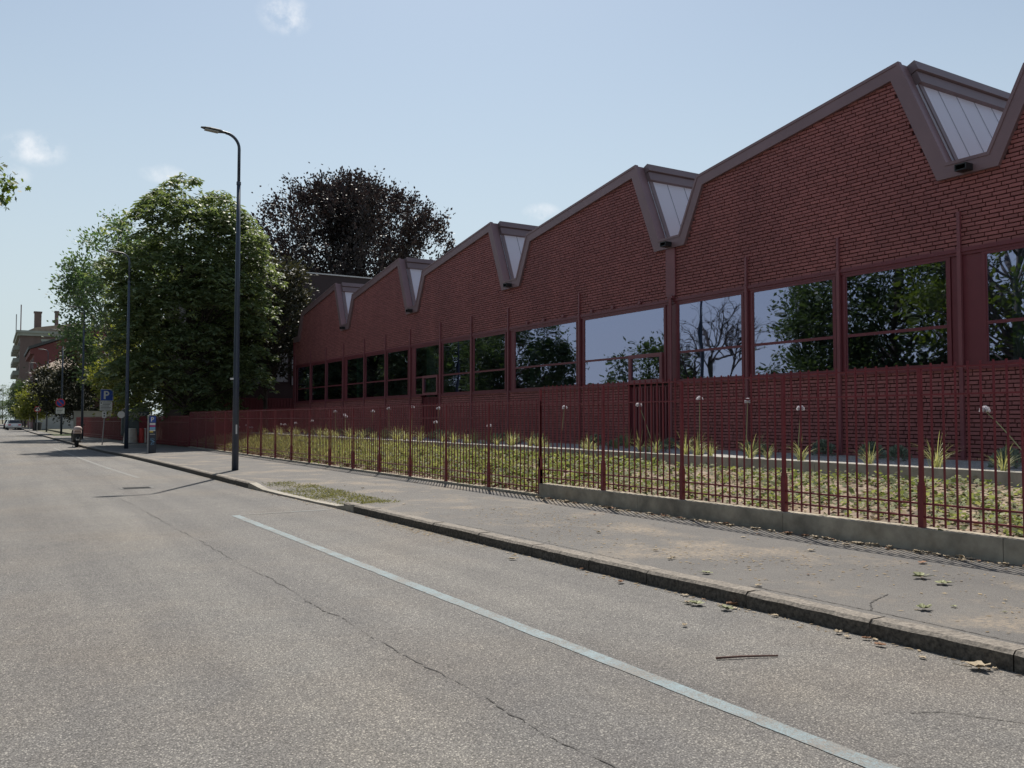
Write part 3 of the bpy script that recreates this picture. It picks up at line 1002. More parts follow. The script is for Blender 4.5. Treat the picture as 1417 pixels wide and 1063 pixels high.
# vertical flat bars
for y in BARS:
    b = MB()
    b.box(X0 - 0.068, X0 - 0.013, y - 0.036, y + 0.036, 0.80, 4.735)
    b.box(X0 - 0.062, X0 - 0.012, y - 0.03, y + 0.03, 4.745, 5.40)
    b.box(X0 - 0.074, X0 - 0.011, y - 0.042, y + 0.042, 4.727, 4.755)
    hpart(b, 'flat_bar', M['bar'])
b = MB(); b.box(X0 - 0.06, X0 - 0.018, 16.98, 17.33, 4.80, 6.05)
hpart(b, 'joint_cover', M['bar'])
b = MB()
b.box(X0 - 0.13, X0 - 0.03, 17.02, 17.20, 4.73, 4.80)
b.tube([(X0 - 0.12, 17.10, 4.75), (X0 - 0.12, 17.10, 0.82)], 0.045, 10)
hpart(b, 'downpipe', M['bar'])
b = MB()
for y in (18.4, 19.6, 20.6, 22.1, 23.2, 24.2):
    b.box(X0 - 0.09, X0 - 0.03, y - 0.05, y + 0.05, 4.74, 4.82)
hpart(b, 'lintel_clip', M['bar'])
# doors: ribbed steel leaf, glazed light above
for i, (a, c) in enumerate(DOORS):
    b = MB()
    b.box(X0 + 0.14, X0 + 0.20, a, c, 0.80, 2.50)
    n = int((c - a) / 0.125)
    for k in range(n):
        y = a + 0.03 + (c - a - 0.06) * (k + 0.5) / n
        b.box(X0 + 0.085, X0 + 0.139, y - 0.028, y + 0.028, 0.86, 2.46)
    b.box(X0 + 0.06, X0 + 0.139, a, a + 0.03, 0.80, 2.50); b.box(X0 + 0.06, X0 + 0.139, c - 0.03, c, 0.80, 2.50)
    b.box(X0 + 0.0, X0 + 0.30, a - 0.0, a + 0.0 + 0.004, 0.80, 2.50)
    dr = hpart(b, 'door', M['steel'])
    d0, d1 = ((17.52, 18.92), (30.92, 32.30))[i]
    b = MB()
    x0, x1 = X0 - 0.055, X0 + 0.12
    b.box(x0, x1, d0, d0 + 0.10, 2.57, 3.36); b.box(x0, x1, d1 - 0.10, d1, 2.57, 3.36)
    b.box(x0 + .001, x1 - .001, d0 + 0.10, d1 - 0.10, 2.57, 2.67); b.box(x0 + .001, x1 - .001, d0 + 0.10, d1 - 0.10, 3.26, 3.36)
    b.build('door_window_frame', M['bar'], dr)
    b = MB()
    b.face([(X0 - 0.01, d0 + 0.08, 2.65), (X0 - 0.01, d0 + 0.08, 3.28), (X0 - 0.01, d1 - 0.08, 3.28), (X0 - 0.01, d1 - 0.08, 2.65)])
    b.build('door_glass', M['glass'], dr, fix=False)
# interior seen through the glass
b = MB()
b.box(X0 + 0.32, BACK - 0.4, Y_START + 0.4, Y_END - 0.4, 0.72, 0.80)
hpart(b, 'interior_floor', M['intfloor'])
b = MB()
b.box(X0 + 9.0, X0 + 9.2, Y_START + 0.4, Y_END - 0.4, 0.81, 6.1)
hpart(b, 'interior_wall', M['dark'])
for y in bounds[1:]:
    b = MB(); b.box(X0 + 0.42, X0 + 0.70, y - 0.78, y - 0.50, 0.81, 5.7)
    hpart(b, 'interior_column', M['teal'])

# ------------------------------------------------------------------ dark building beyond
dk = empty('dark_building', (18, 58, 0), 'dark maroon flat-roofed building in shade behind the chestnut tree', 'building')
DO = Vector((-18, -58, 0))
def dpart(b, name, mat, parent=None, **k):
    o = b.build(name, mat, parent or dk, **k)
    if parent is None: o.location = DO
    return o
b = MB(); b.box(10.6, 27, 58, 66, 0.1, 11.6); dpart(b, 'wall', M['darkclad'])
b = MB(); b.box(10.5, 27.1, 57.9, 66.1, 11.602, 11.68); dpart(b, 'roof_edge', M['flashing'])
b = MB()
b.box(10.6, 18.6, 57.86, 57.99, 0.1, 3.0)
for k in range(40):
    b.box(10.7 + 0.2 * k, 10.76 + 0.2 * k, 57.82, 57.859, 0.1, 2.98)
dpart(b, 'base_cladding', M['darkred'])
for (x0, x1, z0, z1) in ((14.2, 15.3, 3.9, 5.5), (16.4, 17.2, 4.1, 6.05), (17.45, 17.75, 3.9, 6.2), (11.6, 13.0, 3.9, 5.6)):
    b = MB()
    b.box(x0 - .06, x1 + .06, 57.9, 57.99, z0 - .06, z0); b.box(x0 - .06, x1 + .06, 57.9, 57.99, z1, z1 + .06)
    b.box(x0 - .06, x0, 57.9, 57.99, z0, z1); b.box(x1, x1 + .06, 57.9, 57.99, z0, z1)
    w_ = dpart(b, 'window', M['darkclad'])
    b = MB(); b.box(x0, x1, 57.95, 57.985, z0, z1)
    b.build('pane', plain('pale_reflection_pane', (0.36, 0.40, 0.42), 0.1, 0.4, 1.6), w_)  # bright bluish reflection put into the pale pane colour

# ------------------------------------------------------------------ far houses
def house(name, label, x0, x1, y0, y1, h, wm, windows, roof=None, side=None):
    t = empty(name, (x0, y0, 0), label, 'building')
    off = Vector((-x0, -y0, 0))
    def part(b, nm, m, par=None):
        o = b.build(nm, m, par or t)
        if par is None: o.location = off
        return o
    b = MB(); b.box(x0, x1, y0, y1, 0, h); part(b, 'wall', wm)
    for (xa, xb, za, zb) in windows:
        b = MB(); b.box(xa - .2, xb + .2, y0 - 0.16, y0 - 0.002, za - .25, za); b.box(xa - .2, xb + .2, y0 - 0.16, y0 - 0.002, zb, zb + .5)
        f = part(b, 'window', M['cornice'])
        b = MB(); b.box(xa, xb, y0 - 0.08, y0 - 0.003, za + .001, zb - .001); b.build('pane', M['pane'], f)
    return t, part
t, part = house('apartment_block', 'tall brown brick apartment block with chimneys and stacked balconies far down the street',
                6.1, 24, 250, 285, 22.6, M['bricktower'], [(10.9, 12.9, 18.6, 21.4), (15.2, 17.2, 18.6, 21.4), (20, 22, 18.6, 21.4)])
b = MB(); b.box(5.5, 24.3, 249.4, 285.5, 22.602, 23.3); b.box(5.2, 24.5, 249.1, 286, 23.302, 23.9); part(b, 'cornice', M['cornice'])
b = MB(); b.prism([(7.5, 23.95), (23, 23.95), (21, 26.0), (18.5, 26.6), (9.5, 25.0)], 'y', 252, 280); part(b, 'roof', M['tile'])
for (xa, xb, h) in ((9.3, 10.9, 29.0), (14.0, 14.8, 29.4), (20.2, 21.0, 29.5), (24.8 - 2.2, 23.4, 28.8)):
    b = MB(); b.box(xa, xb, 254, 256, 24.2, h); b.box(xa - .15, xb + .15, 253.85, 256.15, h, h + .35); part(b, 'chimney', M['bricktower'])
b = MB(); b.tube([(6.2, 251, 23.9), (6.2, 251, 30.5)], 0.12, 6); part(b, 'antenna_mast', M['redwall'])
b = MB(); b.tube([(5.6, 270, 23.9), (5.6, 270, 30.0)], 0.12, 6); part(b, 'antenna_mast', M['grey'])
for k in range(6):
    for j in range(4):
        b = MB(); z = 3.2 + 3.2 * k; y = 253 + 8 * j
        b.box(4.7, 6.09, y, y + 5, z, z + 0.2); b.box(4.7, 4.76, y, y + 5, z + .201, z + 1.1)
        for m_ in range(3): b.box(4.78, 6.09, y + 2.4 * m_, y + 2.4 * m_ + .08, z + .202, z + 1.1)
        part(b, 'balcony', M['cornice'])
for k in range(6):
    b = MB(); z = 3.5 + 3.2 * k
    for j in range(5): b.box(6.02, 6.098, 254.2 + 6 * j, 255.6 + 6 * j, z, z + 2.0)
    part(b, 'side_window', M['shade'])
t, part = house('red_house', 'dark red rendered house with sloping eaves in front of the tall brick block',
                6.5, 22, 176, 200, 13.2, M['redwall'], [])
b = MB(); b.prism([(5.9, 13.2), (22.5, 13.2), (22.5, 20.5), (5.9, 14.0)], 'y', 176.002, 200.2); part(b, 'gable', M['redwall'])
b = MB(); b.prism([(5.6, 14.0), (22.7, 20.7), (22.7, 21.1), (5.6, 14.5)], 'y', 175.6, 200.6); part(b, 'roof', M['shade'])
for k in range(4):
    b = MB()
    for j in range(3): b.box(6.42, 6.498, 178 + 6 * j, 179.6 + 6 * j, 1.5 + 3 * k, 3.6 + 3 * k)
    part(b, 'side_window', M['shade'])
t, part = house('cream_house', 'cream rendered house with a pale hipped roof beside the street lamps',
                6.3, 14, 150, 166, 9.2, M['cream'], [])
b = MB()
hip = [(5.9, 149.6, 9.2), (14.4, 149.6, 9.2), (14.4, 166.4, 9.2), (5.9, 166.4, 9.2)]
r0, r1 = (10.2, 155, 11.6), (10.2, 161, 11.6)
b.face([hip[0], hip[1], r0]); b.face([hip[1], hip[2], r1, r0]); b.face([hip[2], hip[3], r1]); b.face([hip[3], hip[0], r0, r1]); b.face(hip[::-1])
part(b, 'roof', M['tile'])
b = MB(); b.box(6.2, 11, 148.9, 149.995, 0, 2.6); part(b, 'shopfront', M['stone'])
b = MB(); b.box(5.0, 6.295, 150, 158, 3.2, 3.5); b.box(5.0, 5.06, 150, 158, 3.501, 4.3); part(b, 'balcony', M['cornice'])
b = MB()
for k in range(2):
    for j in range(3): b.box(6.22, 6.298, 151.5 + 4.4 * j, 152.7 + 4.4 * j, 3.9 + 2.9 * k, 5.8 + 2.9 * k)
part(b, 'side_window', M['shade'])
b = MB(); b.box(6.9, 10.2, 93, 93.25, 0.0, 2.3); b.box(6.85, 10.25, 92.95, 93.3, 2.302, 2.38)
tag(b.build('garden_wall', M['stone']), 'short pale garden wall at the far end of the red fence', 'wall')
b = MB(); b.box(4.9, 6.9, 87, 93, 0.125, 0.15); structure(b.build('lawn', M['lawn']))

# ------------------------------------------------------------------ trees
def leafcards(name, P, D, N, L, W, mat, parent=None, mid=0.5):
    """one small pointed leaf (kite) per point: base P, direction D, normal N"""
    n = len(P)
    D = D / np.maximum(1e-9, np.linalg.norm(D, axis=1, keepdims=True))
    S = np.cross(D, N); S /= np.maximum(1e-9, np.linalg.norm(S, axis=1, keepdims=True))
    L = np.broadcast_to(np.asarray(L, float), (n,))[:, None]; W = np.broadcast_to(np.asarray(W, float), (n,))[:, None]
    co = np.empty((n, 4, 3))
    co[:, 0] = P; co[:, 2] = P + D * L
    mm = P + D * L * mid
    co[:, 1] = mm + S * W / 2; co[:, 3] = mm - S * W / 2
    me = bpy.data.meshes.new(name)
    me.vertices.add(n * 4); me.loops.add(n * 4); me.polygons.add(n)
    me.vertices.foreach_set("co", co.ravel())
    me.loops.foreach_set("vertex_index", np.arange(n * 4, dtype=np.int32))
    me.polygons.foreach_set("loop_start", np.arange(0, n * 4, 4, dtype=np.int32))
    me.polygons.foreach_set("loop_total", np.full(n, 4, dtype=np.int32))
    me.materials.append(mat); me.update()
    return link(name, me, parent)

def unit(a):
    return a / np.maximum(1e-9, np.linalg.norm(a, axis=-1, keepdims=True))

def curve(p0, p1, bend, n=6):
    p0, p1, bend = Vector(p0), Vector(p1), Vector(bend)
    return [p0 * ((1 - t) ** 2) + bend * (2 * t * (1 - t)) + p1 * (t * t) for t in [i / n for i in range(n + 1)]]

def tree_root(name, label, x, y, z, group):
    return empty(name, (x, y, z), label, 'tree', group)

def shell(n, prof, r, seed, inner=0.55):
    """bough centres on a crown whose radius follows prof [(z, r)]"""
    g = np.random.default_rng(seed)
    zs = [p[0] for p in prof]; rs = [p[1] for p in prof]
    zz = np.linspace(zs[0], zs[-1], 200); w = np.interp(zz, zs, rs) + 0.25; cdf = np.cumsum(w); cdf /= cdf[-1]
    z = np.interp(g.random(n), cdf, zz)
    a = g.random(n) * 2 * PI
    q = np.interp(z, zs, rs) * (inner + (1 - inner) * g.random(n) ** 0.4)
    # uneven outline
    q *= 1 + 0.10 * np.sin(3 * a + seed) + 0.07 * np.sin(5 * a + z * 0.9)
    return np.stack([q * np.cos(a), q * np.sin(a), z], 1)

def trunk(prof_top, r0, boughs, root, mat, fork, lean=(0, 0), rmin=0.02, nl=40, seed=0, rl=0.3):
    g = random.Random(seed)
    b = MB()
    top = Vector((lean[0], lean[1], prof_top))
    pts = [Vector((0, 0, -0.1)), Vector((0.02, 0, 0.25)), Vector((lean[0] * .3, lean[1] * .3, fork)), Vector((lean[0] * .7, lean[1] * .7, (fork + prof_top) / 2)), top]
    b.tube(pts, [r0 * 1.35, r0 * 1.05, r0 * 0.85, r0 * 0.45, rmin], 10)
    idx = list(range(len(boughs))); g.shuffle(idx)
    for i in idx[:nl]:
        e = Vector(boughs[i])
        z0 = max(fork * 0.8, min(prof_top * 0.9, e.z * g.uniform(0.45, 0.75)))
        s = Vector((lean[0] * z0 / prof_top, lean[1] * z0 / prof_top, z0))
        mid = s.lerp(e, 0.5); mid.z += 0.12 * (e - s).length * g.uniform(-0.2, 1.2)
        rr = r0 * rl * g.uniform(0.6, 1.0)
        b.tube(curve(s, e, mid, 6), [rr * (1 - 0.85 * k / 6) + 0.006 for k in range(7)], 6)
    return b.build('trunk', mat, root, smooth=True)

# --- horse chestnut: drooping hands of leaflets laid in overlapping domes
def chestnut(name, label, x, y, prof, nb, seed, mat, bark, r0, leafL, per=34, dome=1.25, group='trees beyond the fence', fork=2.4, nfill=500):
    g = np.random.default_rng(seed)
    root = tree_root(name, label, x, y, 0.1, group)
    B = shell(nb, prof, 0, seed, 0.62)
    Ps, Ds, Ns = [], [], []
    for c in B:
        out = np.array([c[0], c[1], 0]); out = out / (np.linalg.norm(out) + 1e-6)
        n = int(per * g.uniform(0.7, 1.3))
        a = g.random(n) * 2 * PI; q = np.sqrt(g.random(n)) * dome * g.uniform(0.7, 1.15)
        px, py = q * np.cos(a), q * np.sin(a)
        pz = 0.42 * dome * (1 - (q / dome) ** 2) - 0.20 * q + g.normal(0, 0.10, n) - 0.30 * (px * out[0] + py * out[1])
        Cn = c + np.stack([px, py, pz], 1)
        for k in range(6):
            an = a + k * PI / 3 + g.normal(0, 0.25, n)
            d = np.stack([np.cos(an), np.sin(an), -0.45 + g.normal(0, 0.22, n)], 1)
            Ps.append(Cn + g.normal(0, 0.03, (n, 3))); Ds.append(d)
            Ns.append(np.stack([g.normal(0, .25, n), g.normal(0, .25, n), np.ones(n)], 1))
    # inner leaves, so that the crown is not hollow
    f = shell(nfill, [(z, r * 0.72) for z, r in prof], 0, seed + 5, 0.15)
    for k in range(5):
        an = g.random(nfill) * 2 * PI
        Ps.append(f + g.normal(0, .25, f.shape)); Ds.append(np.stack([np.cos(an), np.sin(an), -0.4 + g.normal(0, .2, nfill)], 1))
        Ns.append(np.stack([g.normal(0, .3, nfill), g.normal(0, .3, nfill), np.ones(nfill)], 1))
    P, D, N = np.concatenate(Ps), np.concatenate(Ds), np.concatenate(Ns)
    Ln = leafL * g.uniform(0.75, 1.2, len(P))
    leafcards('crown', P, D, N, Ln, Ln * 0.42, mat, root, 0.62)
    trunk(prof[-1][0] * 0.9, r0, B, root, bark, fork, nl=45, seed=seed)
    return root
chestnut('chestnut_tree', 'big round dark green chestnut tree behind the tall street lamp', 9.7, 52,
         [(1.8, 2.2), (2.6, 3.0), (4.5, 3.7), (7.5, 4.05), (10, 3.95), (12.2, 3.5), (13.6, 2.6), (14.5, 1.5), (14.9, 0.8)],
         300, 3, M['chestnut'], M['bark'], 0.34, 0.34)

# --- generic leafy tree with loose clumps
def leafy(name, label, x, y, prof, nb, seed, mat, bark, r0, leafL, per=60, cr=0.8, group='trees beyond the fence', fork=2.0, fill=0.15, up=0.2, z=0.1, flat=0.7, nl=40, lean=(0, 0)):
    g = np.random.default_rng(seed)
    root = tree_root(name, label, x, y, z, group)
    B = shell(nb, prof, 0, seed, 0.5) + np.array([lean[0], lean[1], 0]) * 0.8
    Ps, Ds = [], []
    for c in B:
        n = int(per * g.uniform(0.5, 1.5)); s = cr * g.uniform(0.6, 1.25)
        off = g.normal(0, 1, (n, 3)) * np.array([s, s, s * flat]) * 0.55
        Ps.append(c + off)
        d = unit(off + 0.5 * np.array([c[0], c[1], 0]) / (abs(c[0]) + abs(c[1]) + 1)) + g.normal(0, .55, (n, 3)); d[:, 2] += up
        Ds.append(d)
    P, D = np.concatenate(Ps), np.concatenate(Ds)
    N = g.normal(0, .6, P.shape); N[:, 2] += 1
    Ln = leafL * g.uniform(0.7, 1.3, len(P))
    leafcards('crown', P, D, N, Ln, Ln * 0.6, mat, root)
    trunk(prof[-1][0] * 0.92, r0, B, root, bark, fork, nl=nl, seed=seed, lean=lean)
    return root
leafy('pale_green_tree', 'tall loose pale green tree left of and behind the chestnut', 8.9, 77,
      [(5, 2.4), (8, 4.2), (12, 4.6), (15, 3.4), (17.3, 1.2), (17.8, .3)], 150, 21, M['poplar'], M['barkgrey'], 0.28, 0.27, 130, 0.95)
leafy('yellow_green_tree', 'small sunlit yellow-green tree over the red fence by the parking sign', 8.9, 66,
      [(1.6, 1.6), (3.2, 2.5), (5, 2.6), (7, 1.7), (8.2, .4)], 90, 22, M['lime'], M['bark'], 0.26, 0.24, 100, 0.75, lean=(-0.3, 0.3))
leafy('dark_tree', 'low dark tree with dull leaves past the end of the red fence', 7.6, 97,
      [(1.5, 2.0), (3, 3.3), (5, 3.4), (7, 2.4), (8.6, .5)], 110, 23, M['plum'], M['bark'], 0.22, 0.26, 170, 0.9)
leafy('dark_garden_tree', 'dark-leaved tree standing in front of the dark maroon building', 14.9, 55.0,
      [(4.2, 1.2), (6, 2.2), (8.5, 2.7), (10.5, 2.2), (12.2, .6)], 120, 24, M['plum'], M['bark'], 0.16, 0.22, 120, 0.8)
for i, (x, y, h, lb) in enumerate(((4.9, 128, 6.0, 'young bright green street tree in front of the brick block'),
                                    (5.2, 172, 7.5, 'dark green street tree beside the parked cars'),
                                    (5.6, 205, 9.5, 'dim street tree at the far end of the street before the brick block'),
                                    (3.6, 334, 12.5, 'last hazy tree closing the far end of the street'))):
    leafy('street_tree', lb, x, y, [(1.6, h * .16), (h * .45, h * .30), (h * .75, h * .24), (h, .3)], 60, 40 + i,
          M['lime'] if i == 0 else M['dkgreen'], M['bark'], 0.14, 0.26, 120, 0.8, 'street trees far down the street', z=0.1)

# --- copper beech: fan of rising limbs, sky between them
def beech(x, y):
    g = random.Random(5); gn = np.random.default_rng(5)
    root = tree_root('copper_beech', 'broad dark purple copper beech rising behind the brick hall', x, y, 0.1, 'trees beyond the fence')
    b = MB()
    b.tube([(0, 0, -.1), (0, 0, 1.5), (0.1, 0, 4.2)], [0.62, 0.5, 0.42], 10)
    RZ, RX, CZ = 7.6, 8.9, 13.9
    def surf(a, e):
        q = (1 + 0.05 * math.sin(3 * a + 1) + 0.03 * math.sin(7 * a + 5 * e)) * (1 + .10 * max(0, math.sin(2 * e)))
        return Vector((RX * q * math.cos(e) * math.cos(a), RX * q * math.cos(e) * math.sin(a), CZ + RZ * q * math.sin(e)))
    tips = []
    for i in range(30):
        a = i * 2.39996; e = R(g.uniform(-12, 85))
        end = surf(a, e); end = Vector((0, 0, CZ)).lerp(end, .90)
        s = Vector((0, 0, g.uniform(3.6, 6.5)))
        bend = s.lerp(end, 0.45); bend.x *= 0.75; bend.y *= 0.75; bend.z += 1.2
        c = curve(s, end, bend, 9)
        r0 = g.uniform(0.13, 0.22)
        b.tube(c, [r0 * (1 - 0.88 * k / 9) for k in range(10)], 6)
        for k in range(3, 10):
            for m_ in range(3):
                p = c[k]
                d = (c[k] - c[k - 1]).normalized()
                dev = Vector((g.gauss(0, 1), g.gauss(0, 1), g.gauss(0.2, .7)))
                q = p + (d * 0.6 + dev * 0.9) * g.uniform(0.7, 1.6) * (1.15 - k / 22)
                cc = curve(p, q, p.lerp(q, .5) + Vector((0, 0, -.15)), 4)
                rr = r0 * (1 - .88 * k / 9) * .5 + 0.012
                b.tube(cc, [rr * (1 - .8 * t / 4) for t in range(5)], 4)
                tips.append((p, q))
    b.build('trunk', M['bark'], root, smooth=True)
    Ps, Ds = [], []
    for p, q in tips:
        p, q = np.array(p), np.array(q)
        rad = np.linalg.norm((q - np.array([0, 0, CZ])) / np.array([RX, RX, RZ]))
        n = int(np.clip(26 + 100 * (rad - 0.35), 18, 110))
        t = 0.25 + 0.85 * gn.random(n)
        P = p + (q - p) * t[:, None] + gn.normal(0, 0.27, (n, 3))
        d = (q - p) / np.linalg.norm(q - p) + gn.normal(0, .55, (n, 3)); d[:, 2] += 0.35
        Ps.append(P); Ds.append(d)
    # feathery shoots over the outline
    for i in range(520):
        a = g.random() * 2 * PI; e = R(g.uniform(-8, 88))
        p = np.array(surf(a, e)) * 1.0
        up_ = np.array([math.cos(a) * .5, math.sin(a) * .5, 1.0]) + gn.normal(0, .25, 3)
        n = 24; t = gn.random(n)
        P = p + up_ * (t * 1.5 - 0.8)[:, None] + gn.normal(0, .10, (n, 3))
        Ps.append(P); Ds.append(np.broadcast_to(up_, (n, 3)) + gn.normal(0, .5, (n, 3)))
    # leaf masses that fill the dome; thinner in a window on the right-hand side
    for i in range(360):
        a = g.random() * 2 * PI; e = R(-25 + 113 * g.random()); q = g.random() ** 0.42
        q *= 1 + .12 * max(0, math.sin(2 * e))
        c = np.array([RX * q * math.cos(e) * math.cos(a), RX * q * math.cos(e) * math.sin(a), CZ + RZ * q * math.sin(e)])
        if c[0] > -1.5 and c[2] < CZ + 3.8 and g.random() < 0.72: continue
        n = g.randint(50, 110)
        P = c + gn.normal(0, 1, (n, 3)) * np.array([.6, .6, .75])
        d = np.stack([gn.normal(c[0] * .05, .6, n), gn.normal(c[1] * .05, .6, n), gn.normal(.5, .5, n)], 1)
        Ps.append(P); Ds.append(d)
    P, D = np.concatenate(Ps), np.concatenate(Ds)
    N = gn.normal(0, .7, P.shape); N[:, 2] += 0.7
    L = 0.27 * gn.uniform(.7, 1.25, len(P))
    leafcards('crown', P, D, N, L, L * .62, M['beech'], root)
beech(27.2, 73)

# --- trees across the street: they overhang and stand in the window reflections
def plane_tree(x, y):
    g = random.Random(9); gn = np.random.default_rng(9)
    root = leafy('plane_tree', 'plane tree with a leafy branch reaching over the road at the left edge', x, y,
                 [(4.5, 2.5), (6.5, 4.2), (9, 4.4), (11.5, 3.2), (13, .6)], 130, 61, M['plane'], M['barkgrey'], 0.26, 0.24, 60, 0.85,
                 'trees across the street', fork=3.2)
    b = MB()
    ends = [Vector((6.32, -0.2, 6.35)), Vector((6.56, 0.1, 6.20)), Vector((6.36, 0.3, 5.95)), Vector((6.12, 0, 6.62)), Vector((6.1, 0.1, 5.75))]
    st = Vector((0, 0, 4.5)); hub = Vector((5.2, 0, 6.30))
    b.tube(curve(st, hub, (2.2, 0, 6.2), 8), [0.09 * (1 - .8 * k / 8) for k in range(9)], 6)
    for e in ends:
        b.tube([hub, hub.lerp(e, .5) + Vector((0, 0, .06)), e], [.014, .009, .004], 5)
    b.build('branch', M['barkgrey'], root, smooth=True)
    lb = MB()
    star = [(0, 0), (.22, -.08), (.16, .18), (.46, .30), (.24, .42), (.30, .62), (.10, .60), (0, 1.0)]
    sh = star + [(-p[0], p[1]) for p in star[-2:0:-1]]
    for i in range(460):
        e = g.choice(ends); t = g.uniform(0.5, 1.06)
        p = hub.lerp(e, t) + Vector((g.gauss(0, .07), g.gauss(0, .22), g.gauss(0, .13)))
        s = g.uniform(.08, .15)
        d = Vector((g.gauss(0.1, .5), g.gauss(0, .6), g.gauss(-.6, .4))).normalized()
        n = Vector((g.gauss(0, .6), g.gauss(-.4, .6), 1)); n = (n - d * n.dot(d)).normalized(); sd = d.cross(n)
        lb.face([p + (sd * q[0] + d * q[1]) * s for q in sh])
    o = lb.build('branch_leaves', M['plane'], root, fix=False)
plane_tree(-6.2, 20)
far = [('round dark tree across the street mirrored in the left windows', -9.5, 66, 12), ('second leafy tree across the street mirrored in the far windows', -9.5, 76, 13),
       ('third leafy tree across the street mirrored in the farthest windows', -9.8, 88, 12), ('leafy tree across the street mirrored at the end of the hall', -10, 102, 13),
       ('leafy tree across the street mirrored in the nearest right windows', -9.0, 27.5, 12.5), ('leafy tree across the street mirrored at the right picture edge', -9.2, 14, 12)]
src = None
for i, (lb, x, y, h) in enumerate(far):
    if src is None:
        src = leafy('roadside_tree', lb, x, y, [(1.6, 2.2), (3.5, 4.0), (6.5, 4.9), (9.5, 3.8), (12, .6)], 150, 71, M['dkgreen'], M['bark'], 0.22, 0.24, 240, 1.0, 'trees across the street')
    else:
        o = copy_tree(src); o.location = (x, y, 0.1); o.rotation_euler.z = 1.3 * i; o['label'] = lb; o.scale = (1, 1, h / 12)
leafy('low_bush', 'wide low evergreen bush across the street mirrored in the middle window', -9.6, 47.5,
      [(0.2, 3.0), (1.5, 4.2), (3.6, 3.8), (5.6, 2.2), (6.6, .5)], 120, 81, M['dkgreen'], M['bark'], 0.12, 0.26, 110, .8, 'trees across the street', fork=.3)
leafy('conifer', 'narrow dark conifer across the street mirrored beside the bare tree', -9.2, 33.5,
      [(0.6, 2.6), (3, 2.2), (6, 1.5), (9, .8), (11, .15)], 110, 82, M['dkgreen'], M['bark'], 0.2, 0.22, 60, .6, 'trees across the street', up=-.3, flat=.4)
# bare tree
root = tree_root('bare_tree', 'leafless tree across the street mirrored in the window right of the pier', -9.0, 40.5, 0.1, 'trees across the street')
b = MB(); g = random.Random(4)
def branch(p, d, L, r, lvl):
    e = p + d * L
    mid = p.lerp(e, .5) + Vector((g.gauss(0, .1), g.gauss(0, .1), .08)) * L * .3
    b.tube(curve(p, e, mid, 4), [r * (1 - .4 * k / 4) for k in range(5)], 5, False)
    if lvl == 0: return
    for k in range(4 if lvl > 2 else 3):
        nd = (d + Vector((g.gauss(0, .55), g.gauss(0, .55), g.gauss(.15, .35)))).normalized()
        branch(p.lerp(e, g.uniform(.5, 1)), nd, L * g.uniform(.6, .8), r * .55, lvl - 1)
branch(Vector((0, 0, -.1)), Vector((0, 0.04, 1)), 3.6, .2, 5)
b.build('trunk', M['bark'], root)
# hedge added across the street to hide the horizon in the window reflections
b_ = np.random.default_rng(91); n = 16000
yh = b_.uniform(0, 125, n)
hh = np.interp(yh, [0, 30, 35, 54, 60, 125], [5.6, 5.4, 2.4, 2.3, 5.2, 6.0])
P = np.stack([b_.uniform(-12.3, -11.1, n), yh, b_.random(n) ** .7 * hh * (.92 + .08 * np.sin(yh * 1.7))], 1)
D = b_.normal(0, 1, (n, 3)); N = b_.normal(0, 1, (n, 3))
hr = empty('hedge', (0, 0, 0), 'long overgrown hedge across the street mirrored low in the windows', 'hedge')
hd = leafcards('crown', P, D, N, .42, .30, M['dkgreen'], hr)
b = MB()
for y0, y1, h_ in ((0, 32, 4.7), (32, 56, 1.8), (56, 125, 4.4)):
    b.box(-12.0, -11.4, y0, y1 - .01, 0, h_)
b.build('hedge_core', M['dkgreen'], hr)

# ------------------------------------------------------------------ garden planting
g = np.random.default_rng(33)
# ground cover: rosettes of small leaves, thinner near the camera end, plus dry litter
def scatter_rosettes(n, yr, dens, per, size, mat, name, label, cat):
    Ps, Ds = [], []
    k = 0
    while k < n:
        x, y = g.uniform(9.2, 11.95), g.uniform(*yr)
        if g.random() > dens(x, y): continue
        k += 1
        m = int(g.integers(per[0], per[1]))
        a = g.random(m) * 2 * PI; q = g.random(m) * g.uniform(.06, .2)
        z = gh(x, y)
        hgt = g.uniform(0.02, 0.11)
        Ps.append(np.stack([x + q * np.cos(a), y + q * np.sin(a), np.full(m, z) + g.random(m) * hgt + 0.01], 1))
        Ds.append(np.stack([np.cos(a), np.sin(a), g.normal(.25, .35, m)], 1))
    P, D = np.concatenate(Ps), np.concatenate(Ds)
    N = g.normal(0, .45, P.shape); N[:, 2] += 1
    L = size * g.uniform(.45, 1.7, len(P))
    o = leafcards(name, P, D, N, L, L * .75, mat)
    return tag(o, label, cat, None, 'stuff')
patchy = lambda x, y: 0.12 + 0.88 * (0.5 + 0.5 * math.sin(x * 2.7 + 1.3 * math.sin(y * 1.1)) * math.sin(y * 1.9 + x)) * (1.0 if y > 9 else 0.8)
scatter_rosettes(1650, (0.5, 14.5), patchy, (4, 9), 0.062, M['ivy'], 'ground_cover', 'low green ivy creeping over the soil behind the near fence', 'ground cover')
scatter_rosettes(4600, (14.0, 49.8), lambda x, y: 0.9, (5, 10), 0.095, M['ivy'], 'ground_cover', 'dense green ivy behind the long lower fence', 'ground cover')
n = 7000
x, y = g.uniform(9.2, 11.95, n), 0.5 + 49 * g.random(n) ** 1.4
P = np.stack([x, y, [gh(a, c) + 0.012 for a, c in zip(x, y)]], 1)
a = g.random(n) * 2 * PI
D = np.stack([np.cos(a), np.sin(a), g.normal(0, .2, n)], 1); N = g.normal(0, .3, P.shape); N[:, 2] += 1
L = g.uniform(.05, .13, n)
tag(leafcards('leaf_litter', P, D, N, L, L * .6, M['litter']), 'dry tan leaves scattered over the garden soil', 'leaf litter', None, 'stuff')
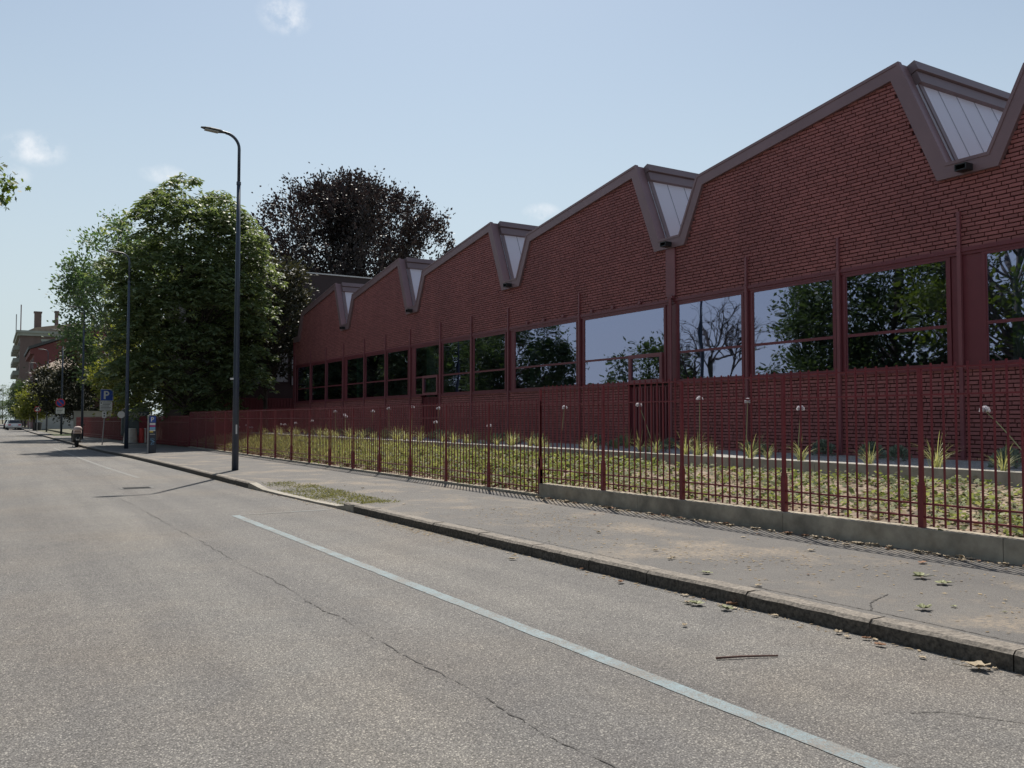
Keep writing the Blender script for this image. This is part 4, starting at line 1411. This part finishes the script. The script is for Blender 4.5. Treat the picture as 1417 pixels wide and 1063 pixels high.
# long rough grass towards the far end of the garden
n = 9000
x, y = g.uniform(9.3, 11.95, n), 15 + 35 * g.random(n) ** 0.8
P = np.stack([x, y, [gh(a, c) for a, c in zip(x, y)]], 1)
D = g.normal(0, .35, (n, 3)); D[:, 2] = 1; N = g.normal(0, 1, (n, 3)); N[:, 2] *= .2
L = g.uniform(.12, .38, n) * np.interp(y, [15, 30], [.6, 1.1])
tag(leafcards('rough_grass', P, D, N, L, .022, M['grass'], None, .35), 'rough yellow-green grass growing through the ivy', 'grass', None, 'stuff')

def clump_mesh(seed, nb=54, h=0.55):
    gg = random.Random(seed)
    b = MB()
    for i in range(nb):
        a = gg.random() * 2 * PI
        L = h * gg.uniform(.45, 1.35); lean = gg.uniform(.1, 1.5); w = gg.uniform(.0035, .0075)
        d = Vector((math.cos(a), math.sin(a), 0)); s = Vector((-d.y, d.x, 0)) * w
        base = d * gg.uniform(0, .10)
        pts = []
        for k in range(6):
            t = k / 5
            r_ = lean * L * (t ** 1.6) * .8
            zz = L * (t - .44 * lean * t ** 2.6)
            pts.append(base + d * r_ + Vector((0, 0, zz)))
        for k in range(5):
            w0, w1 = 1 - (k / 5) ** 2 * .8, 1 - ((k + 1) / 5) ** 2 * .95
            b.face([pts[k] - s * w0, pts[k] + s * w0, pts[k + 1] + s * w1, pts[k + 1] - s * w1])
    return b
cl = [clump_mesh(100 + k).build('grass_clump', M['grass'], None, fix=False) for k in range(4)]
used = [False] * 4
near = [(9.08, 13.45, 1.5, 'tall arching yellow-green grass clump by the nearest thick fence post'),
        (10.45, 13.5, 1.05, 'grass clump on the gravel left of the nearest thick post'), (7.95, 13.5, 1.1, 'drooping grass clump at the right edge of the gravel bed'),
        (11.95, 13.42, 1.25, 'upright grass clump with a tall white flower under the second window from the right'),
        (13.35, 13.45, 1.25, 'grass clump with a white flower under the third window'), (12.9, 13.5, .85, 'small grass clump between two flowering ones'),
        (14.95, 13.42, 1.3, 'bright grass clump right of the ribbed door'), (14.5, 13.4, 1.0, 'low bright grass clump at the gravel edge right of the door')]
pos = [(p[0] * .886, p[1] - 1.05, p[2], p[3]) for p in near]
for i in range(95):
    y = 13.6 + 35.5 * (i / 95) + g.uniform(-.8, .8)
    pos.append((y, g.uniform(12.25, 12.9) if i % 3 else g.uniform(12.9, 14.3), g.uniform(.55, 1.45), None))
for i, (y, x, s, lb) in enumerate(pos):
    s *= .66
    k = i % 4
    if used[k]:
        o = cl[k].copy(); col.objects.link(o)
    else:
        o = cl[k]; used[k] = True
    o.location = (x, y, 0.845); o.scale = (s, s, s); o.rotation_euler = (0, 0, i * 1.7)
    tag(o, lb or 'yellow-green grass clump in the gravel bed left of the ribbed door', 'grass clump', 'ornamental grass clumps along the brick wall')

# grey-green cushions on the gravel
cs = []
for k in range(2):
    gg = np.random.default_rng(200 + k); n = 460
    a = gg.random(n) * 2 * PI; e = gg.random(n) ** .7 * PI / 2; q = .17 * gg.random(n) ** .3
    P = np.stack([q * np.cos(a) * np.cos(e), q * np.sin(a) * np.cos(e), q * np.sin(e) * 1.1], 1)
    D = unit(P) + gg.normal(0, .4, (n, 3)); N = gg.normal(0, 1, (n, 3))
    P[:, 2] += .01; cs.append(leafcards('cushion_plant', P, D, N, .08, .03, M['silverleaf']))
for i in range(30):
    y = 5 + 1.15 * i + g.uniform(-.3, .3); x = g.uniform(13.3, 14.9)
    o = cs[i % 2]
    if i > 1:
        o = o.copy(); col.objects.link(o)
    s = g.uniform(.8, 1.5)
    o.location = (x, y, .848); o.scale = (s, s, s); o.rotation_euler = (0, 0, i)
    tag(o, 'small grey-green cushion plant on the pale gravel against the brick wall', 'cushion plant', 'cushion plants on the gravel bed')

# white-headed flowers on long stems
FL = [(14.78, 2.05, 'tall white flower straight beside the bright grass right of the door'), (13.31, 1.97, 'white flower under the bar between second and third right windows'),
      (11.9, 1.80, 'white flower on a thin stem before the lower brick near the second post'), (8.15, 1.74, 'leaning white flower at the right edge of the picture'),
      (16.95, 1.94, 'white flower leaning left across the ribbed door'), (20.23, 1.91, 'lone white flower left of the ribbed door'),
      (24.54, 1.37, 'short white flower near the step in the fence'), (30.51, 2.05, 'white flower in front of the farther ribbed door'), (28.25, 1.97, 'white flower just right of the farther ribbed door'),
      (28.48, 1.47, 'lower white flower just right of the farther ribbed door'), (32.83, 2.01, 'white flower left of the farther ribbed door')]
for yv, zv in ((34.54, 1.91), (39.21, 1.94), (37.95, 1.77), (37.8, 1.7), (42.61, 1.49), (45.38, 1.37), (47.35, 1.28), (48.04, 1.28)):
    FL.append((yv, zv, 'small white flower far along the brick wall'))
for yv, zv in ((48.93, .96), (47.27, 1.05), (46.68, .94), (46.12, .95)):
    FL.append((yv, zv + .2, 'white flower beside the tall lamp post near the end of the hall'))
for i, (y, z, lb) in enumerate(FL):
    x = 12.4 if i < 19 else 11.8
    if i < 19:
        y, z = y * 12.4 / 13.9, 1.6 + (z - 1.6) * 12.4 / 13.9
    lean = {3: -.75, 4: -.55}.get(i, random.uniform(-.2, .2))
    z0 = .85 if i < 19 else .6
    t = empty('white_flower', (x, y, z0), lb, 'flower', 'white flowers on long stems in the garden')
    hgt = z - z0
    # lean in y only, base set back so that the head stays where it is
    b = MB(); b.tube(curve((0, lean, 0), (0, 0, hgt), (0, lean * .5, hgt * .6), 6), [.009 - .0006 * k for k in range(7)], 5)
    b.build('stem', M['stem'], t)
    gg = np.random.default_rng(300 + i); n = 90
    D = unit(gg.normal(0, 1, (n, 3))); D[:, 2] = np.abs(D[:, 2]) * 1.1 - .25
    P = np.array([0, 0, hgt]) + D * .012
    leafcards('flower_head', P, D, gg.normal(0, 1, (n, 3)), .066, .036, M['petal'], t, .75)

# weedy grass on the pavement at the driveway
n = 5200
x = g.uniform(5.42, 6.35, n); y = g.uniform(14.3, 20.2, n)
den = np.array([0.5 + .5 * math.sin(a * 5 + 2 * math.sin(c * 1.7)) * math.sin(c * 2.1 + a) for a, c in zip(x, y)]) + 0.35 - np.abs(x - 5.8) * .7 - np.abs(y - 17.2) * .12
k = den > g.random(n) * .8
x, y = x[k], y[k]; n = len(x)
P = np.stack([x, y, np.array([walkz(c, (a - kx(c) - .172) / (fx(c) - kx(c) - .192)) for a, c in zip(x, y)])], 1)
D = g.normal(0, .9, (n, 3)); D[:, 2] = .55; N = g.normal(0, 1, (n, 3)); N[:, 2] = .6
tag(leafcards('weedy_turf', P, D, N, g.uniform(.03, .085, n), .013, M['turf'], None, .4), 'flattened weedy grass patch on the pavement at the dropped kerb', 'grass', None, 'stuff')

# dry clippings and crumbs in the gutter, along the plinth and on the pavement
Ps = []
n = 1500
Ps.append(np.stack([8.93 - np.abs(g.normal(0, .12, n)), g.uniform(1, 16, n), np.full(n, WALK_Z + .006)], 1))
n = 700; yy = g.uniform(1, 26, n)
Ps.append(np.stack([np.array([kx(v) for v in yy]) - .03 - np.abs(g.normal(0, .07, n)), yy, np.full(n, .006)], 1))
for (cx_, cy_, sx_, sy_, m, zz) in ((5.25, 11.6, .10, .8, 420, .006), (7.2, 11.2, .35, 1.1, 420, WALK_Z + .005), (6.9, 6.6, .3, .5, 160, WALK_Z + .005), (6.3, 9, .4, 1.6, 260, WALK_Z + .005), (7.6, 5.0, .5, 1.0, 160, WALK_Z + .005)):
    Ps.append(np.stack([np.minimum(g.normal(cx_, sx_, m), kx(cy_) - .03 if zz < .1 else 9), g.normal(cy_, sy_, m), np.full(m, zz)], 1))
n = 900
Ps.append(np.stack([g.uniform(5.9, 8.8, n), 1 + 22 * g.random(n) ** 1.3, np.full(n, WALK_Z + .005)], 1))
P = np.concatenate(Ps); n = len(P)
a = g.random(n) * 2 * PI
D = np.stack([np.cos(a), np.sin(a), g.normal(0.02, .05, n)], 1); N = g.normal(0, .12, P.shape); N[:, 2] += 1
L = g.uniform(.015, .06, n)
tag(leafcards('dry_clippings', P, D, N, L, L * g.uniform(.15, .6, n), M['litter']), 'dry clippings and crumbs on the pavement and in the gutter', 'litter', None, 'stuff')

# fallen leaves
def fallen_mesh(seed, mat, kind):
    gg = random.Random(seed)
    b = MB()
    if kind == 'lobed':
        rad = []
        for k in range(22):
            a = 2 * PI * k / 22
            rad.append((.55 + .45 * abs(math.cos(2.5 * a))) * gg.uniform(.75, 1.1))
    else:
        rad = [(.62 + .3 * math.cos(2 * PI * k / 22) ** 2) * gg.uniform(.85, 1.1) for k in range(22)]
    ring = []
    kx_, ky_ = gg.uniform(-.5, .5), gg.uniform(-.4, .9)
    for k, r_ in enumerate(rad):
        a = 2 * PI * k / 22
        x, y = .5 * r_ * math.cos(a), .42 * r_ * math.sin(a)
        ring.append((x, y, .06 + .55 * kx_ * x * x + .5 * ky_ * y * y + gg.uniform(0, .05) + .12 * abs(y)))
    c = (0, 0, .035)
    for k in range(22):
        b.face([c, ring[k], ring[(k + 1) % 22]])
    b.tube([(-.2, 0, .04), (-.55, .03, .05), (-.8, .1, .07)], [.012, .009, .007], 4)
    return b.build('fallen_leaf', mat, None, fix=False)
protos = [fallen_mesh(1, M['leaftan'], 'lobed'), fallen_mesh(2, M['leafgreen'], 'lobed'), fallen_mesh(3, M['leafbrown'], 'oval'),
          fallen_mesh(4, M['leaftan'], 'oval'), fallen_mesh(5, M['leafgreen'], 'lobed')]
pu = [False] * 5
def drop_leaf(k, x, y, z, s, label, group):
    if pu[k]:
        o = protos[k].copy(); col.objects.link(o)
    else:
        o = protos[k]; pu[k] = True
    s *= .66
    o.location = (x, y, z); o.scale = (s, s, s * random.uniform(.9, 2.2)); o.rotation_euler = (0, 0, random.uniform(0, 6.28))
    tag(o, label, 'fallen leaf', group)
uniq = [(4, 5.23, 5.62, .004, .24, 'pale green lobed leaf on the road by the kerb joint, left of its neighbour'), (1, 5.31, 5.35, .004, .20, 'pale green lobed leaf on the road by the kerb joint, right of its neighbour'),
        (2, 5.47, 5.45, .004, .17, 'dark curled leaf leaning at the kerb joint'), (0, 5.44, 3.27, .004, .27, 'long curled tan leaf in the gutter at the right edge'),
        (2, 5.40, 3.95, .004, .14, 'brown curled leaf in the gutter right of the second joint'), (1, 7.43, 5.0, WALK_Z + .004, .27, 'large dark green lobed leaf on the pavement, left half of a pair'),
        (4, 7.33, 4.72, WALK_Z + .004, .25, 'large pale green lobed leaf on the pavement, right half of a pair'), (4, 6.23, 4.17, WALK_Z + .004, .22, 'pale green lobed leaf lying alone on the pavement near the kerb'),
        (0, 7.92, 6.66, WALK_Z + .004, .17, 'tan leaf on the dark pavement below the second post'), (3, 5.85, 5.5, WALK_Z + .004, .14, 'small pale leaf on the pavement edge near the short crack'),
        (2, 8.21, 5.5, WALK_Z + .004, .20, 'reddish brown leaf on the pavement near the nearest post'), (1, 5.9, 6.2, WALK_Z + .004, .18, 'green leaf on the pavement behind the kerb joint'),
        (3, 4.62, 5.1, .004, .10, 'pale leaf alone on the road above the twig'), (2, 5.30, 6.75, .004, .15, 'brown and pale leaf on the road touching the kerb'),
        (3, 5.12, 8.5, .004, .16, 'pale leaf on the road in front of the kerb, farther along'), (4, 3.12, 2.2, .004, .16, 'green leaf at the bottom right corner of the road')]
for a in uniq:
    drop_leaf(*a, 'fallen leaves on the street')
for i in range(150):
    drop_leaf(random.choice([0, 0, 2, 3, 3]), 8.92 - abs(random.gauss(0, .10)) - .03, random.uniform(2.5, 14), WALK_Z + .004, random.uniform(.10, .22), 'dry tan leaf among those drifted against the foot of the plinth wall', 'leaves along the plinth wall')
for i in range(26):
    drop_leaf(random.choice([0, 3, 1, 2]), random.uniform(5.8, 8.6), 3 + 16 * random.random() ** 1.2, WALK_Z + .004, random.uniform(.06, .14), 'small dry leaf scattered on the open pavement', 'leaves on the pavement')
for i in range(26):
    y = 3 + 20 * random.random() ** 1.2
    drop_leaf(random.choice([0, 3, 2]), kx(y) - .05 - abs(random.gauss(0, .10)), y, .004, random.uniform(.06, .13), 'small dry leaf lying in the gutter along the granite kerb', 'leaves in the gutter')
b = MB(); b.tube([(4.17, 4.30, .012), (4.33, 4.235, .016), (4.45, 4.19, .013), (4.57, 4.13, .012)], [.008, .007, .007, .006], 6)
tag(b.build('fallen_twig', M['twig'], smooth=True), 'thin reddish brown twig lying on the road', 'twig')
b = MB(); b.tube([(5.0, 2.55, .008), (5.3, 2.45, .01), (5.6, 2.5, .009)], .004, 5)

# ------------------------------------------------------------------ street lamps
def lamp_proto(sticker=False):
    root = empty('street_lamp', (0, 0, WALK_Z), '', 'street lamp', 'street lamps along the pavement')
    b = MB()
    b.tube([(0, 0, -.05), (0, 0, 2.6), (0, 0, 5.2), (0, 0, 8.35)], [.098, .088, .072, .055], 14, )
    b.build('pole', M['lamp'], root, smooth=True)
    b = MB(); b.lathe((0, 0, 8.33), [(.058, 0), (.066, .01), (.066, .09), (.05, .11)], 14)
    b.build('collar', M['lamp'], root)
    b = MB()
    arc = [(0, 0, 8.43), (0, 0, 9.40)] + [(-.42 + .42 * math.cos(a), 0, 9.40 + .42 * math.sin(a)) for a in [PI / 2 * k / 8 * .95 for k in range(1, 9)]]
    b.tube(arc, [.045] * 2 + [.043] * 8, 12)
    b.build('arm', M['lamp'], root, smooth=True)
    b = MB()
    # flat tapering head, tilted slightly up
    e = Vector(arc[-1]); d = Vector((-1, 0, .07)).normalized(); s = Vector((0, 1, 0)); u = d.cross(s) * -1
    if u.z < 0: u = -u
    secs = [(-.12, .045, .03), (.10, .07, .045), (.18, .135, .055), (.45, .15, .05), (.58, .12, .035), (.70, .05, .018)]
    rings = []
    for t, wd, th in secs:
        c = e + d * t
        rings.append([c + s * wd * math.cos(a) + u * th * math.sin(a) * (1 if math.sin(a) > 0 else .7) for a in [2 * PI * k / 12 for k in range(12)]])
    for r0, r1 in zip(rings[:-1], rings[1:]):
        for k in range(12):
            b.face([r0[k], r0[(k + 1) % 12], r1[(k + 1) % 12], r1[k]])
    b.face(rings[0][::-1]); b.face(rings[-1])
    hd = b.build('lamp_head', M['lamphead'], root)
    b = MB(); c = e + d * .40 - u * .040
    b.obox(c, d * .19, s * .10, u * .008)
    b.build('lens', M['led'], hd)
    b = MB(); b.box(-.1, .06, -.106, -.03, .9, 1.25)
    return root
lp = lamp_proto()
LAMPS = [(6.11, 25.7, 'nearest and tallest dark blue street lamp standing on the pavement'), (5.87, 47.2, 'second dark street lamp between parking sign and parking meter'),
         (5.9, 72, 'third street lamp rising behind the parked scooter'), (5.75, 91.5, 'street lamp carrying the round no-parking sign'),
         (5.85, 118, 'fifth street lamp before the cream house'), (5.9, 147, 'farthest slim street lamp beside the cream house front')]
for i, (x, y, lb) in enumerate(LAMPS):
    o = lp if i == 0 else copy_tree(lp)
    o.location = (x, y, WALK_Z); o['label'] = lb
b = MB(); b.box(-.02, .02, -.102, -.0965, 1.05, 1.32)
b.build('sticker', M['white'], lp)
b = MB(); b.box(-.16, -.085, -.05, .05, 2.62, 2.67)
b.build('tag_plate', M['white'], lp)

# ------------------------------------------------------------------ signs
def letter_p(parent, loc, h, mat):
    """a bold P of height h, standing in the xz plane"""
    b = MB()
    w, st = h * .62, h * .21
    th = .006
    b.box(-w / 2, -w / 2 + st, 0, th, -h / 2, h / 2)
    R1 = h * .30; R0 = R1 - h * .17; cz = h / 2 - R1; cx_ = -w / 2 + h * .32
    ring = [(PI / 2 - PI * k / 14) for k in range(15)]
    for a0, a1 in zip(ring[:-1], ring[1:]):
        b.prism([(cx_ + r_ * math.cos(a), cz + r_ * math.sin(a)) for r_, a in ((R1, a0), (R1, a1), (R0, a1), (R0, a0))], 'y', 0, th)
    b.box(-w / 2 + st, cx_, 0, th, cz + R0, h / 2); b.box(-w / 2 + st, cx_, 0, th, cz - R1, cz - R0)
    o = b.build('letter', mat, parent); o.location = loc
    return o
t = empty('parking_sign', (5.50, 54.4, WALK_Z), 'blue parking sign on a slightly leaning grey pole behind the scooter', 'road sign')
b = MB(); b.tube([(0, 0, -.05), (.10, 0, 1.6), (.20, 0, 3.2)], .032, 8); b.build('pole', M['grey'], t)
b = MB(); b.box(-.13, .53, -.06, -.04, 2.52, 3.18); b.build('sign_panel', M['signblue'], t)
letter_p(t, (.18, -.066, 2.85), .46, M['white'])
b = MB()
for q in ((-.13, .53, 2.52, 2.54), (-.13, .53, 3.16, 3.18), (-.13, -.11, 2.54, 3.16), (.51, .53, 2.54, 3.16)):
    b.box(q[0], q[1], -.066, -.0605, q[2], q[3])
b.build('rim', M['white'], t)
b = MB(); b.box(-.16, .48, -.06, -.04, 1.97, 2.49); ip = b.build('info_panel', M['white'], t)
b = MB()
b.box(-.12, -.06, -.066, -.061, 2.36, 2.43)
for r_ in range(5):
    b.box(-.02 if r_ < 2 else -.12, .42 - .05 * (r_ % 3), -.066, -.061, 2.38 - .085 * r_, 2.405 - .085 * r_)
b.build('print', M['shade'], ip)
b = MB(); b.box(-.03, .19, -.055, -.035, 1.55, 1.92); ip = b.build('small_panel', M['white'], t)
b = MB(); b.box(.04, .12, -.061, -.056, 1.62, 1.70); b.box(.04, .12, -.061, -.056, 1.76, 1.84); b.build('print', M['shade'], ip)

def disc(b, c, r_, y0, y1, n=24):
    b.prism([(c[0] + r_ * math.cos(2 * PI * k / n), c[1] + r_ * math.sin(2 * PI * k / n)) for k in range(n)], 'y', y0, y1)
t = empty('no_parking_sign', (5.62, 91.35, WALK_Z), 'round blue and red no-parking sign with a white plate fixed to a lamp post', 'road sign')
b = MB(); disc(b, (0, 3.0), .40, -.02, 0); b.build('disc', M['signblue'], t)
b = MB()
n = 24
for k in range(n):
    a0, a1 = 2 * PI * k / n, 2 * PI * (k + 1) / n
    b.prism([(r_ * math.cos(a), 3.0 + r_ * math.sin(a)) for r_, a in ((.40, a0), (.40, a1), (.31, a1), (.31, a0))], 'y', -.03, -.021)
b.obox((0, -.0255, 3.0), (.22, 0, -.22), (0, .004, 0), (.035, 0, .035))
b.build('ring', M['signred'], t)
b = MB(); b.box(-.36, .36, -.02, 0, 1.98, 2.54); pl_ = b.build('plate', M['white'], t)
b = MB()
for r_ in range(3): b.box(-.28, .26 - .08 * r_, -.026, -.021, 2.40 - .14 * r_, 2.44 - .14 * r_)
b.build('print', M['shade'], pl_)
b = MB(); b.box(.10, .2, .001, .10, 2.9, 2.98); b.build('bracket', M['grey'], t)
for (x, y, lb, rnd) in ((4.6, 112, 'small round sign on a thin pole before the brick block', True), (4.7, 136, 'pale rectangular sign on a thin pole far along the kerb', False)):
    t = empty('small_road_sign', (x, y, WALK_Z), lb, 'road sign')
    b = MB(); b.tube([(0, 0, -.05), (0, 0, 2.9)], .035, 6); b.build('pole', M['grey'], t)
    b = MB()
    disc(b, (0, 2.6), .35, -.07, -.04) if rnd else b.box(-.8, .3, -.07, -.04, 2.0, 2.9)
    b.build('sign_panel', M['signred'] if rnd else M['white'], t)
    if rnd:
        b = MB(); disc(b, (0, 2.6), .25, -.08, -.071); b.build('sign_face', M['white'], t)

# ------------------------------------------------------------------ parking meter
t = empty('parking_meter', (6.08, 40.6, WALK_Z), 'dark navy parking meter pillar with stickers and graffiti on the pavement', 'parking meter', rz=R(-8))
b = MB(); b.box(-.13, .17, -.12, .12, -.03, 1.66); b.build('body', M['meter'], t, bevel=.02)
b = MB(); b.box(-.19, -.132, -.10, .10, 0, 1.64); b.build('side_panel', M['grey'], t, bevel=.01)
b = MB(); b.box(-.10, .15, -.135, -.121, 1.33, 1.60); b.build('blue_plate', M['signblue'], t)
letter_p(t, (.01, -.142, 1.47), .19, M['white'])
for (z0, z1, m_) in ((1.22, 1.31, 'white'), (1.14, 1.215, 'magenta'), (1.02, 1.13, 'skyblue'), (.96, 1.01, 'white'), (.90, .955, 'yellow')):
    b = MB(); b.box(-.10, .13 if m_ != 'yellow' else .04, -.130, -.121, z0, z1); b.build('sticker', M[m_], t)
b = MB(); b.box(-.09, .12, -.131, -.121, .80, .835); b.build('slot', M['grey'], t)
g2 = random.Random(8); pts = []
for k in range(26):
    a = k * .9; pts.append((.02 + .075 * math.sin(a * 1.3) + .02 * math.cos(a * 3), -.125, .38 + .010 * k + .06 * math.cos(a)))
b = MB(); b.tube(pts, .006, 4); b.build('graffiti', M['skyblue'], t)

# ------------------------------------------------------------------ container, barriers, barrel
t = empty('waste_container', (8.0, 60, .10), 'dark grey-green metal container with graffiti by the trunk at the fence', 'container', rz=R(-6))
b = MB(); b.prism([(-.85, .45), (.75, .45), (.75, 1.0), (.80, 2.05), (-.82, 1.98), (-.85, 1.2)], 'y', -.45, .45); b.build('body', M['binm'], t, bevel=.04)
b = MB(); b.prism([(-.86, 2.0), (.84, 2.08), (.74, 2.22), (-.72, 2.16)], 'y', -.48, .48); b.build('lid', M['binm'], t, bevel=.03)
for x in (-.7, .6):
    b = MB(); b.box(x - .05, x + .05, -.35, .35, -.02, .45); b.build('leg', M['black'], t)
pts = []
for k in range(30):
    a = k * 1.1; pts.append((-.45 + .034 * k + .10 * math.sin(a * 2.1), -.47, 1.72 + .16 * math.cos(a)))
b = MB(); b.tube(pts, .028, 4); b.build('graffiti', M['stone'], t)
b = MB(); disc(b, (-.86, 1.78), .22, -.49, -.46); b.build('round_sticker', M['white'], t)
b = MB(); b.tube([(8.75, 58.6, .05), (8.72, 58.6, 1.0), (8.72, 58.6, 2.1)], .055, 8)
tag(b.build('white_post', M['plastic_white']), 'slim white post leaning beside the dark container', 'post')
def barrel(x, y, r_, m_, lb, h=.92):
    t = empty('barrier_bollard', (x, y, WALK_Z - .005), lb, 'bollard')
    b = MB(); b.lathe((0, 0, 0), [(r_ * 1.08, 0), (r_ * 1.08, .05), (r_, .10), (r_ * .80, h - .05), (r_ * .72, h)], 18); b.build('body', M[m_], t, smooth=False)
    b = MB(); b.lathe((0, 0, 0), [(r_ * 1.3, -.0), (r_ * 1.3, .035)], 18); b.build('base', M['black'], t)
barrel(7.40, 57.6, .42, 'plastic_white', 'wide pale grey plastic bollard standing before the dark container')
barrel(8.02, 57.5, .17, 'plastic_red', 'narrow red plastic bollard between two pale ones')
barrel(8.35, 57.6, .27, 'plastic_white', 'narrower pale plastic bollard right of the red one')

# ------------------------------------------------------------------ scooter, seen from behind
t = empty('motor_scooter', (4.28, 55.0, 0), 'parked dark motor scooter with pale seat seen from behind at the kerb', 'scooter', rz=R(-1))
def wheel(y, z, r_, w_):
    b = MB(); n = 20
    prof = [(r_ * .62, -w_), (r_ * .9, -w_), (r_, -w_ * .5), (r_, w_ * .5), (r_ * .9, w_), (r_ * .62, w_)]
    for k in range(n):
        a0, a1 = 2 * PI * k / n, 2 * PI * (k + 1) / n
        for (ra, xa), (rb, xb) in zip(prof[:-1], prof[1:]):
            b.face([(xa, y + ra * math.cos(a0), z + ra * math.sin(a0)), (xb, y + rb * math.cos(a0), z + rb * math.sin(a0)),
                    (xb, y + rb * math.cos(a1), z + rb * math.sin(a1)), (xa, y + ra * math.cos(a1), z + ra * math.sin(a1))])
    o = b.build('wheel', M['tyre'], t)
    b = MB(); 
    b.prism([(y + r_ * .62 * math.cos(2 * PI * k / n), z + r_ * .62 * math.sin(2 * PI * k / n)) for k in range(n)], 'x', -w_ * .6, w_ * .6)
    b.build('rim', M['grey'], o)
wheel(0.0, .27, .27, .065); wheel(1.28, .27, .27, .055)
b = MB()
secs = [(-.26, .13, .46, .74), (0.0, .24, .34, .78), (.35, .25, .26, .78), (.55, .17, .26, .40), (.85, .17, .26, .36), (1.0, .20, .30, .95), (1.12, .13, .45, 1.0)]
rg = [[(-w_, y, z0), (w_, y, z0), (w_ * .85, y, z1), (-w_ * .85, y, z1)] for y, w_, z0, z1 in secs]
for a, c in zip(rg[:-1], rg[1:]):
    for k in range(4): b.face([a[k], a[(k + 1) % 4], c[(k + 1) % 4], c[k]])
b.face(rg[0][::-1]); b.face(rg[-1]); b.build('body', M['black'], t, bevel=.02)
b = MB(); b.prism([(-.30, .80), (-.22, .93), (.10, .95), (.60, .84), (.60, .77), (-.20, .77)], 'x', -.21, .21); b.build('seat', M['seatpale'], t, bevel=.04)
b = MB()
cs_ = [(.00, .0), (.17, .0), (.215, .03), (.22, .12), (.19, .20), (.12, .245), (.0, .26)]
b.lathe((0, -.24, .94), cs_, 16); b.build('top_case', M['seatpale'], t, smooth=True)
b = MB(); b.prism([(-.24, .28), (.24, .28), (.27, .75), (.20, 1.0), (-.20, 1.0), (-.27, .75)], 'y', 1.0, 1.05); b.build('leg_shield', M['black'], t, bevel=.015)
b = MB(); b.prism([(-.36, .46), (-.30, .60), (-.10, .62), (.0, .60), (.0, .55), (-.26, .52)], 'x', -.07, .07); b.build('mudguard', M['black'], t, bevel=.01)
b = MB(); b.tube([(-.34, 1.02, 1.02), (-.12, 1.08, 1.0), (.12, 1.08, 1.0), (.34, 1.02, 1.02)], .02, 8); b.build('handlebar', M['black'], t)
for s in (-1, 1):
    b = MB(); b.tube([(s * .26, 1.03, 1.02), (s * .34, 1.0, 1.22)], .008, 5); b.obox((s * .37, .98, 1.26), (.06, 0, 0), (0, .012, 0), (0, 0, .04)); b.build('mirror', M['black'], t)
b = MB(); b.box(-.10, .10, -.245, -.225, .60, .68); b.build('tail_light', M['signred'], t)
b = MB(); b.box(-.09, .09, -.27, -.255, .40, .55); b.build('number_plate', M['white'], t)
b = MB(); b.tube([(.15, .35, .30), (.19, -.15, .34), (.19, -.32, .38)], [.03, .05, .05], 8); b.build('exhaust', M['grey'], t)
b = MB(); b.tube([(-.12, .35, .28), (-.24, .30, .02)], .014, 6); b.build('kickstand', M['grey'], t)

# ------------------------------------------------------------------ parked cars, far away
def car(x, y, m_, lb, rz=0):
    t = empty('parked_car', (x, y, 0), lb, 'car', 'cars parked far down the street', rz)
    b = MB()
    prof = [(-2.0, .35), (-2.05, .55), (-1.98, .92), (-1.2, .98), (1.0, .95), (1.95, .78), (2.05, .5), (2.0, .30)]
    b.prism(prof, 'x', -.86, .86); bd = b.build('body', M[m_], t, bevel=.06)
    b = MB()
    lo = [(-1.85, .95), (1.05, .95)]; hi = [(-1.45, 1.46), (.35, 1.46)]
    P = lambda y_, z_, w_: [(-w_, y_, z_), (w_, y_, z_)]
    a, c, d, e = P(-1.85, .95, .80), P(1.05, .95, .80), P(.35, 1.44, .62), P(-1.45, 1.44, .62)
    b.face([a[0], a[1], e[1], e[0]]); b.face([c[1], c[0], d[0], d[1]]); b.face([a[0], e[0], d[0], c[0]]); b.face([a[1], c[1], d[1], e[1]])
    b.build('cabin_glass', M['carglass'], t)
    b = MB(); b.obox((0, -.55, 1.46), (.64, 0, 0), (0, .93, 0), (0, 0, .03)); b.build('roof', M[m_], t)
    for s in (-1, 1):
        for yy in (-1.25, 1.25):
            b = MB(); b.prism([(yy + .31 * math.cos(2 * PI * k / 16), .31 + .31 * math.sin(2 * PI * k / 16)) for k in range(16)], 'x', s * .70, s * .885)
            b.build('wheel', M['tyre'], t)
        b = MB(); b.box(s * .62 - .17, s * .62 + .17, -2.10, -2.0, .70, .86); b.build('tail_light', M['signred'], t)
    b = MB(); b.box(-.26, .26, -2.10, -2.05, .52, .63); b.build('number_plate', M['white'], t)
car(3.05, 145, 'silver', 'silver hatchback parked nearest the end of the visible kerb')
car(2.95, 152, 'carwhite', 'pale car parked in front of the silver hatchback', R(2))
car(2.75, 160, 'carblack', 'dark car at the left picture edge beyond the pale one')
car(2.95, 168, 'silver', 'grey car farthest away in the parked row')
t = empty('litter_bin', (5.3, 128, WALK_Z), 'dark litter bin on the pavement by the far lamp posts', 'litter bin')
b = MB(); b.lathe((0, 0, 0), [(.42, 0), (.5, .9), (.5, .95)], 14); b.build('body', M['black'], t)
b = MB(); b.lathe((0, 0, .952), [(.53, 0), (.53, .06), (.3, .12)], 14); b.build('rim', M['shade'], t)
